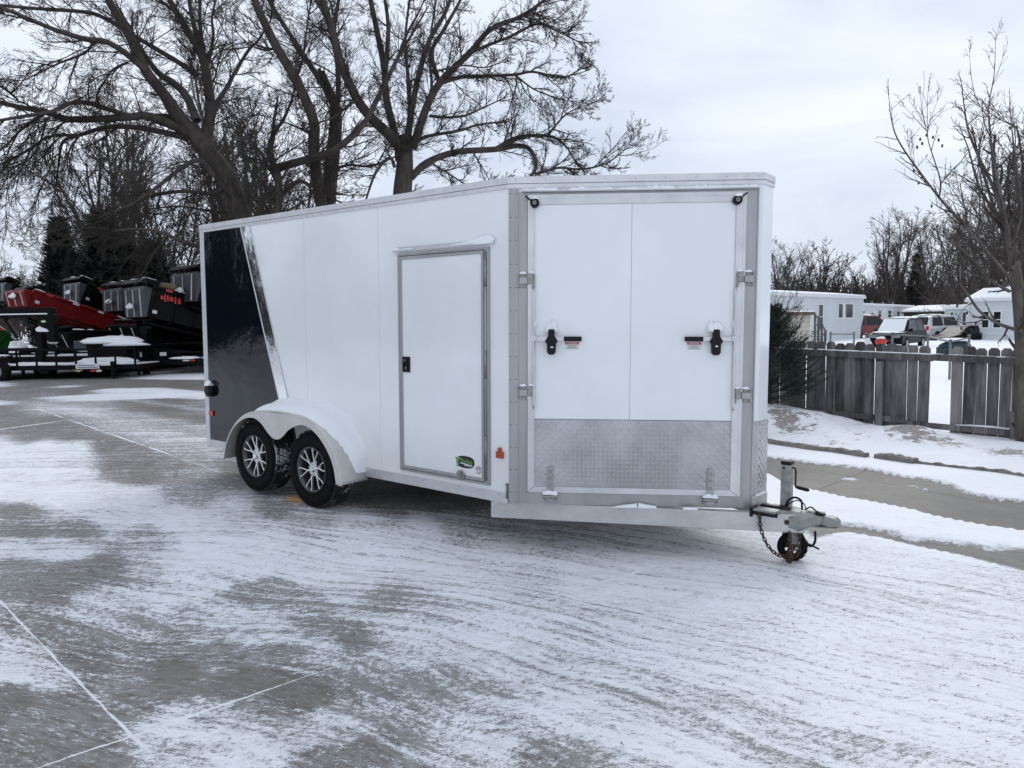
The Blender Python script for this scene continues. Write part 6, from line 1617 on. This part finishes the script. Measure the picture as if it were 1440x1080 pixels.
f1 = flatbed('utility_trailer', -90, 190, 23.2, 'black utility trailer with open side rails and white banner, nearest of the left row', wheels=(1.5+.45,), railh=1.0)
f2_ = flatbed('utility_trailer', 60, 205, 26.5, 'second black utility trailer, just behind the one with the white banner', deck=.62, railh=1.15, banner=False, jack=False, wheels=(1.75, 2.6))
# tall jack post + tongue of the right hand trailer
pz = D(205, 500, 25.0); tg2 = empty('car_hauler', (pz.x, 25.0, 0), label='black car hauler with tall front jack post, low beam running behind the white trailer', cat='trailer')
q = MB(); q.box(-.09, .09, -.08, .08, .02, 1.62); q.box(-.12, .12, -.1, .1, 1.45, 1.62); q.box(-.12, .25, -.04, .04, 1.60, 1.72); q.box(-.16, .16, -.16, .16, 0, .02); q.build('jack_post', M_blkpaint, tg2, bevel=.01)
q = MB(); q.box(.05, 4.6, -.06, .06, .42, .62); q.box(.05, 4.6, 1.6, 1.75, .42, .62); q.box(.1, 4.6, -.06, .06, .80, .86); q.box(.2, 4.6, .3, .4, 1.08, 1.13)
for k in range(6): q.box(.3+k*.8, .36+k*.8, -.05, .05, .62, .80)
q.tube([(.1, 0, .95), (2.5, .2, .75)], .04, 6); q.tube([(1.3, .3, .9), (2.9, .3, 1.42)], .035, 6); q.tube([(.6, .2, 1.1), (2.0, .2, 1.15), (2.2, .2, 1.3)], .03, 6)
q.build('frame', M_blkpaint, tg2)
q = MB(); q.box(1.25, 1.45, -.068, -.062, .53, .58, 1); q.box(1.45, 1.65, -.068, -.062, .53, .58, 0); q.box(.50, .72, -.068, -.062, .72, .84, 1); q.box(3.3, 3.5, -.068, -.062, .63, .68, 1); q.build('reflective_tape', [M_tapered, M_tape], tg2)
q = MB(); q.blob((1.3, 0, .62), .5, .09, .07, 3); q.blob((2.2, 0, .62), .3, .09, .06, 5); q.blob((2.95, 0, .62), .3, .09, .06, 6); q.build('snow_cap', M_snow, tg2)
q = MB(); q.box(.5, 4.4, .3, 1.5, .62, .66); q.build('deck', M_greyp, tg2)
# snow covered engine cover / snow plough on the deck
p = D(160, 484, 24.2); o = empty('covered_machine', (p.x, 24.2, 0), label='small machine on the utility trailer, buried under a rounded slab of snow', cat='machine')
q = MB(); q.box(-.7, .55, -.3, .4, .62, 1.22, 0); q.box(-1.15, -.75, -.25, .3, .95, 1.28, 1); q.tube([(-.7, -.3, 1.25), (-.45, -.3, 1.0), (-.2, -.3, 1.22)], .03, 6, 0); q.build('housing', [M_blkpaint, M_greyp], o, bevel=.03)
q = MB(); q.blob((-.05, 0, 1.22), .95, .5, .19, 3, amp=.12); q.blob((.45, -.15, 1.12), .75, .4, .10, 7, amp=.1); q.build('snow_cap', M_snow, o)
# house roofs far left
hl = home('far_house', (D(50, 470, 85).x, 85, 0), (D(92, 470, 85).x, 87, 0), 7, 3.2, [], 'small house with snowy gable roof between the left trees', None, msid=M_shed, roofz=2.2, roofsnow=.12, fascia=M_brownroof, cat='house')
# dark gravel heap edge
R = random.Random(12); V = []; Fc = []
for k in range(900):
    px = R.uniform(-60, 560); py = R.uniform(505, 517); p = G(px, py); s = R.uniform(.05, .13); o_ = len(V); a = R.uniform(0, 6.3)
    for (x, y, z) in ((-1, -.7, 0), (1, -.8, 0), (.9, .8, 0), (-.8, .7, 0), (R.uniform(-.3, .3), R.uniform(-.3, .3), R.uniform(.4, .9))):
        V.append((p.x+s*(x*math.cos(a)-y*math.sin(a)), p.y+s*(x*math.sin(a)+y*math.cos(a)), .1+s*z))
    Fc += [(o_, o_+1, o_+4, o_+4), (o_+1, o_+2, o_+4, o_+4), (o_+2, o_+3, o_+4, o_+4), (o_+3, o_, o_+4, o_+4)]
me = bpy.data.meshes.new('gravel_strip'); me.from_pydata(V, [], [f[:3] for f in Fc]); me.materials.append(M_rock); go = bpy.data.objects.new('gravel_strip', me); COL.objects.link(go)
tag(go, 'strip of dark stones poking through snow behind the trailers', 'gravel', kind='stuff')
# trees standing behind the photographer (seen only in the gloss of the trailer)
for k, (x, y) in enumerate([(-60, 0), (-58, 8), (-62, 16), (-58, 24), (-64, 32), (-60, 40), (-68, 48), (-72, 24), (-74, 38), (-62, -9), (-60, 52)]):
    spruce('spruce', (x, y, 0), 8.6+(k*37 % 4)*1.0, 5.0, 30+k, 'dark spruce beyond the left edge of the view', 'dark spruces beyond the left edge', nb=110, needles=12, nl=1.3, mat_=M_needle2, shp=1.0, k2=7, nw=.4)
